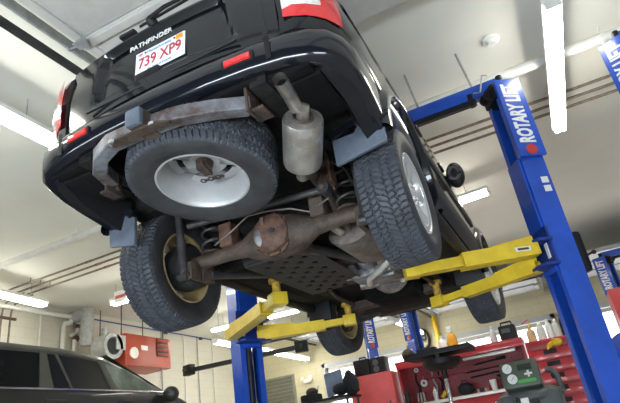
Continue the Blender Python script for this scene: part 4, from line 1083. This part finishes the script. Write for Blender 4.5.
MB().box((0, 0, .11), (.24, .20, .22), bev=.03).build('case', 'plastic', c_); MB().tube([(-.08, 0, .21), (-.07, 0, .27), (.07, 0, .27), (.08, 0, .21)], .014, 8).build('handle', 'plastic', c_); MB().box((-.02, -.102, .14), (.12, .01, .06), bev=.004).build('display', 'acgrey', c_)
bottle((.40, Y0+.28, 1.675), 'white bottle on the hutch roof left of the charger', 'clearpl', .26, .05)
b_ = small('tool_box', 'small dark red and black box on the left end of the hutch roof', 'box', (-.62, Y0+.3, 1.675))
MB().box((0, 0, .07), (.30, .2, .14), bev=.015).build('case', 'plastic', b_); MB().box((0, -.1, .07), (.2, .012, .05), bev=.003).build('latch', 'reddk', b_)
b_ = small('machine_head', 'brown-black rounded tool on the left end of the hutch roof', 'tool', (-.93, Y0+.3, 1.675))
MB().sphere((0, 0, .10), (.10, .10, .10), 12).build('head', 'rustdark', b_); MB().disc((0, 0, .012), (0, 0, 1), .09, .024, 20).build('base', 'plastic', b_)
bottle((-.36, Y0+.28, 1.675), 'white jug behind the black drain pan', 'whitepl', .28, .075)
bottle((-.20, Y0+.28, 1.675), 'orange jug behind the black drain pan', 'orange', .34, .075, 'whitepl', spray=True)
# oil drain with tray on chrome pole
r = empty('oil_drain', (-.06, 4.0, 0), 'black oil drain pan on a chrome pole in front of the hutch', 'oil drain')
MB().lathe([(.12, 0), (.12, .20), (.16, .24), (.62, .24), (.70, .18), (.72, .05), (.72, 0)], 32, (0, 0, 0), (0, 0, 1)).build('tank', 'reddk', r)
for k in range(4):
    a = PI/4+k*PI/2; MB().disc((.22*math.cos(a), .22*math.sin(a), .05), (1, 0, 0), .05, .03, 18).build('caster', 'plastic', r)
MB().tube([(0, 0, .70), (0, 0, 1.22)], .024, 16).build('pole', 'chrome', r); MB().tube([(0, 0, 1.20), (0, 0, 1.48)], .032, 16).build('collar', 'plastic', r)
MB().lathe([(1.30, .04), (1.31, .16), (1.36, .225), (1.42, .23), (1.42, .215), (1.37, .20), (1.33, .04)], 36, (.0, 0, 0), (0, 0, 1), closed=True).build('bowl', 'plastic', r)
tr = MB(); tr.box((0, 0, 1.475), (.76, .46, .02), (0, -.02, 0), bev=.006)
for (cx_, cy_, dx_, dy_) in ((0, -.23, .76, .02), (0, .23, .76, .02), (-.38, 0, .02, .46), (.38, 0, .02, .46)): tr.box((cx_, cy_, 1.495+cx_*.02), (dx_, dy_, .055), bev=.004)
tr.build('tray', 'plastic', r); MB().box((.01, -.2, 1.46), (.05, .06, .11), bev=.01).build('clamp', 'plastic', r)
# refrigerant machine
r = empty('service_machine', (.88, 3.0, 0), 'grey-green wheeled service machine with two gauges and a small screen', 'machine')
bd = MB(); bd.box((0, .1, .48), (.56, .46, .80), bev=.07); bd.sphere((0, .08, .83), (.31, .25, .10), 14); bd.build('body', 'acgrey', r)
rotx = Matrix.Rotation(-.22, 3, 'X')
hd = MB().box((-.02, -.05, 1.025), (.35, .14, .26), rotx, bev=.045); hdo = hd.build('console', 'acgreen', r)
def onface(u, v, d=0): return Vector((-.02, -.05, 1.025))+rotx @ Vector((u, -.072-d, v))
nf = rotx @ Vector((0, -1, 0))
for (u, v) in ((-.10, .055), (-.075, -.045)):
    g = MB().lathe([(0, 0), (0, .044), (.012, .044), (.014, .036), (.008, .035), (.008, 0)], 26, onface(u, v), nf); go = g.build('gauge', 'screen', hdo)
    MB().beam(onface(u-.012, v-.012, .011), onface(u+.018, v+.018, .011), .004, .003).build('needle', 'plastic', go)
MB().box(onface(.055, .05), (.125, .012, .055), rotx, bev=.005).build('display', 'lcd', hdo)
MB().box(onface(.05, -.075), (.16, .01, .028), rotx, bev=.003).build('green_strip', 'green', hdo)
ky = MB(); ky.box(onface(.075, -.015), (.07, .008, .018), rotx); ky.box(onface(.075, -.015), (.018, .008, .06), rotx); ky.build('arrow_keys', 'whitepl', hdo)
MB().box((-.02, 0, .92), (.16, .12, .12), bev=.02).build('neck', 'acgrey', r)
MB().box((-.02, -.10, .80), (.20, .12, .09), bev=.02).build('front_tray', 'plastic', r)
MB().box((-.04, -.165, .80), (.07, .02, .05), bev=.006).build('coupler', 'whitepl', r)
MB().tube([(.22, .12, .74), (.29, .12, .86), (.28, .12, .98), (.25, .10, 1.03), (.20, .10, 1.05)], .026, 12).build('handle', 'acgrey', r)
for s in (-1, 1): MB().disc((s*.28, .2, .12), (1, 0, 0), .12, .05, 28).build('wheel', 'plastic', r)
MB().box((0, -.05, .04), (.4, .3, .08), bev=.01).build('foot', 'acgrey', r)
# cluttered cart at the left of the plain cabinet
r = empty('utility_cart', (-1.80, 4.55, 0), 'black cart draped with dark cloth left of the plain red cabinet', 'cart')
MB().box((-.1, .1, 1.26), (.85, .5, .03), bev=.01).build('top_tray', 'plastic', r)
for sx in (-.48, .28):
    for sy in (-.1, .3): MB().tube([(sx, sy, .08), (sx, sy, 1.25)], .018, 8).build('leg', 'darkmetal', r); MB().disc((sx, sy, .04), (1, 0, 0), .04, .025, 16).build('caster', 'plastic', r)
MB().box((-.1, .1, .4), (.8, .44, .03), bev=.01).build('lower_tray', 'plastic', r)
j = small('dark_jacket', 'black jacket heaped against the plain red cabinet', 'jacket', (-1.50, 4.62, 1.34))
jm = MB(); jm.sphere((0, 0, .07), (.11, .13, .16), 14); jm.sphere((-.14, -.03, .03), (.13, .12, .08), 12); jm.sphere((.0, -.03, .16), (.06, .07, .10), 10); jm.build('cloth', 'cloth', j); jm = MB().tube([(.02, -.06, .2), (.10, -.12, .08), (.12, -.12, -.05)], [.04, .05, .04], 12); jm.build('sleeve', 'cloth', j)
j = small('monitor', 'blue-grey flat panel tilted on the cart before the bright window', 'monitor', (-1.82, 4.8, 1.275))
MB().box((0, 0, .21), (.28, .035, .33), (-.15, -.12, 0), bev=.012).build('panel', 'bluegrey', j); MB().box((0, .03, .02), (.16, .12, .04), bev=.01).build('stand', 'plastic', j)
j = small('tool_tray', 'dark blue bin at the left end of the cart', 'bin', (-2.12, 4.6, 1.275))
MB().box((0, 0, .05), (.26, .22, .10), bev=.03).build('tub', 'cloth', j); MB().sphere((.02, 0, .13), (.09, .08, .06), 10).build('contents', 'rustdark', j); MB().tube([(.06, 0, .12), (.14, .0, .2)], .012, 8).build('strap', 'whitepl', j)

# stuff on the far wall between doors
r = empty('hose_reel', (-2.15, YF, 2.95), 'black hose coil on the far wall between the bright doors', 'hose')
for k in range(3): MB().tube([(.15*math.cos(t), -.06-.05*k, .26*math.sin(t)) for t in [2*PI*i/24 for i in range(25)]], .03, 8).build('hose_loop', 'plastic', r)
MB().box((0, -.05, .05), (.12, .14, .12)).build('bracket', 'darkmetal', r)
r = empty('wall_cylinder', (-1.75, YF, 3.05), 'yellow door-closer hung on the far wall post', 'fitting')
MB().tube([(0, -.08, -.3), (0, -.08, .45)], .07, 12).build('cylinder', 'drill', r); MB().box((0, -.04, 0), (.06, .08, .1)).build('bracket', 'darkmetal', r)

# ceiling sign plate near left rear tyre
r = empty('hanging_sign', (-6.0, 4.9, 3.85), 'small red and white sign hanging left of the raised tyre', 'sign')
MB().box((0, 0, -.02), (.30, .015, .22), bev=.003).build('board', 'whitepl', r); MB().box((0, -.01, -.02), (.24, .006, .06)).build('red_band', 'redlt', r)
for s in (-1, 1): MB().tube([(s*.12, 0, .09), (s*.12, 0, ZC-3.85)], .004, 6).build('chain', 'galv', r)

# right edge: raised red panel, blue cloth
r = empty('red_cabinet', (2.55, 6.2, 0), 'dark red locker at the right edge beyond the tall post', 'cabinet')
MB().box((0, 0, 1.08), (.95, .55, 2.05), bev=.015).build('case', 'red', r); MB().box((.1, -.285, 1.2), (.7, .012, 1.6), bev=.004).build('door', 'red', r); MB().box((-.2, -.30, 1.2), (.02, .03, .16), bev=.005).build('handle', 'chrome', r)
for sx in (-.4, .4): MB().box((sx, 0, .03), (.08, .5, .06)).build('foot', 'plastic', r)
r = empty('covered_machine', (2.08, 5.0, 0), 'machine under a rounded blue cloth at the right edge', 'machine')
MB().box((0, 0, .5), (.5, .5, 1.0), bev=.04).build('cabinet', 'galv', r)
cl = MB().sphere((0, 0, 1.17), (.36, .34, .27), 20); clo = cl.build('blue_cover', 'tarp', r)
for i, v in enumerate(clo.data.vertices):
    a = math.atan2(v.co.y, v.co.x); k = 1+.035*math.sin(a*7)*max(0, 1-(v.co.z-.9)/.5); v.co.x *= k; v.co.y *= k
MB().tube([(-.30, -.1, 1.34), (-.38, -.12, 1.46), (-.36, -.1, 1.56)], .014, 8).build('yellow_cable', 'brass', r)
MB().tube([(-.33, -.2, 1.1), (-.30, -.26, .95), (-.22, -.26, .8)], .02, 8).build('hose', 'brass', r)

# ------------------------------------------------------------------ light, world, camera
w = bpy.data.worlds.new('World'); bpy.context.scene.world = w; w.use_nodes = True
bg = w.node_tree.nodes['Background']; bg.inputs[0].default_value = (.80, .90, 1., 1); bg.inputs[1].default_value = 1.2
def area(name, loc, rot, sx, sy, e, col):
    l = bpy.data.lights.new(name, 'AREA'); l.shape = 'RECTANGLE'; l.size = sx; l.size_y = sy; l.energy = e; l.color = col
    o = bpy.data.objects.new(name, l); COL.objects.link(o); o.location = loc; o.rotation_euler = rot; return o
# daylight through the open doors behind the photographer
area('door_daylight', (.3, YN-.4, 1.7), (RAD(112), 0, 0), 3.6, 3.3, 780, (.80, .90, 1.))
area('door_daylight', (4.7, YN-.4, 1.7), (RAD(112), 0, 0), 3.6, 3.3, 480, (.80, .90, 1.))
area('door_daylight', (-4.3, YN-.4, 1.7), (RAD(112), 0, 0), 3.3, 3.3, 420, (.80, .90, 1.))

cam = bpy.data.cameras.new('Camera'); co = bpy.data.objects.new('Camera', cam); COL.objects.link(co)
Rm = Matrix(((.8860, .4400, -.1430), (-.3040, .3200, -.8980), (-.3490, .8390, .4170)))
right, down, fwd = Rm[0].normalized(), Rm[1], Rm[2].normalized()
down = fwd.cross(right).normalized(); right = down.cross(fwd)
m = Matrix.Identity(4)
for i in range(3): m[i][0] = right[i]; m[i][1] = -down[i]; m[i][2] = -fwd[i]
m[0][3], m[1][3], m[2][3] = 1.336, -2.619, -.870+LZ
co.matrix_world = m
cam.sensor_width = 36; cam.lens = 529.25/620*36; cam.clip_start = .05
sc = bpy.context.scene; sc.camera = co
sc.view_settings.view_transform = 'Standard'; sc.view_settings.look = 'None'; sc.view_settings.exposure = .75
sc.cycles.max_bounces = 8; sc.cycles.diffuse_bounces = 5; sc.cycles.glossy_bounces = 4
sc.cycles.caustics_reflective = False; sc.cycles.caustics_refractive = False; sc.cycles.sample_clamp_indirect = 0
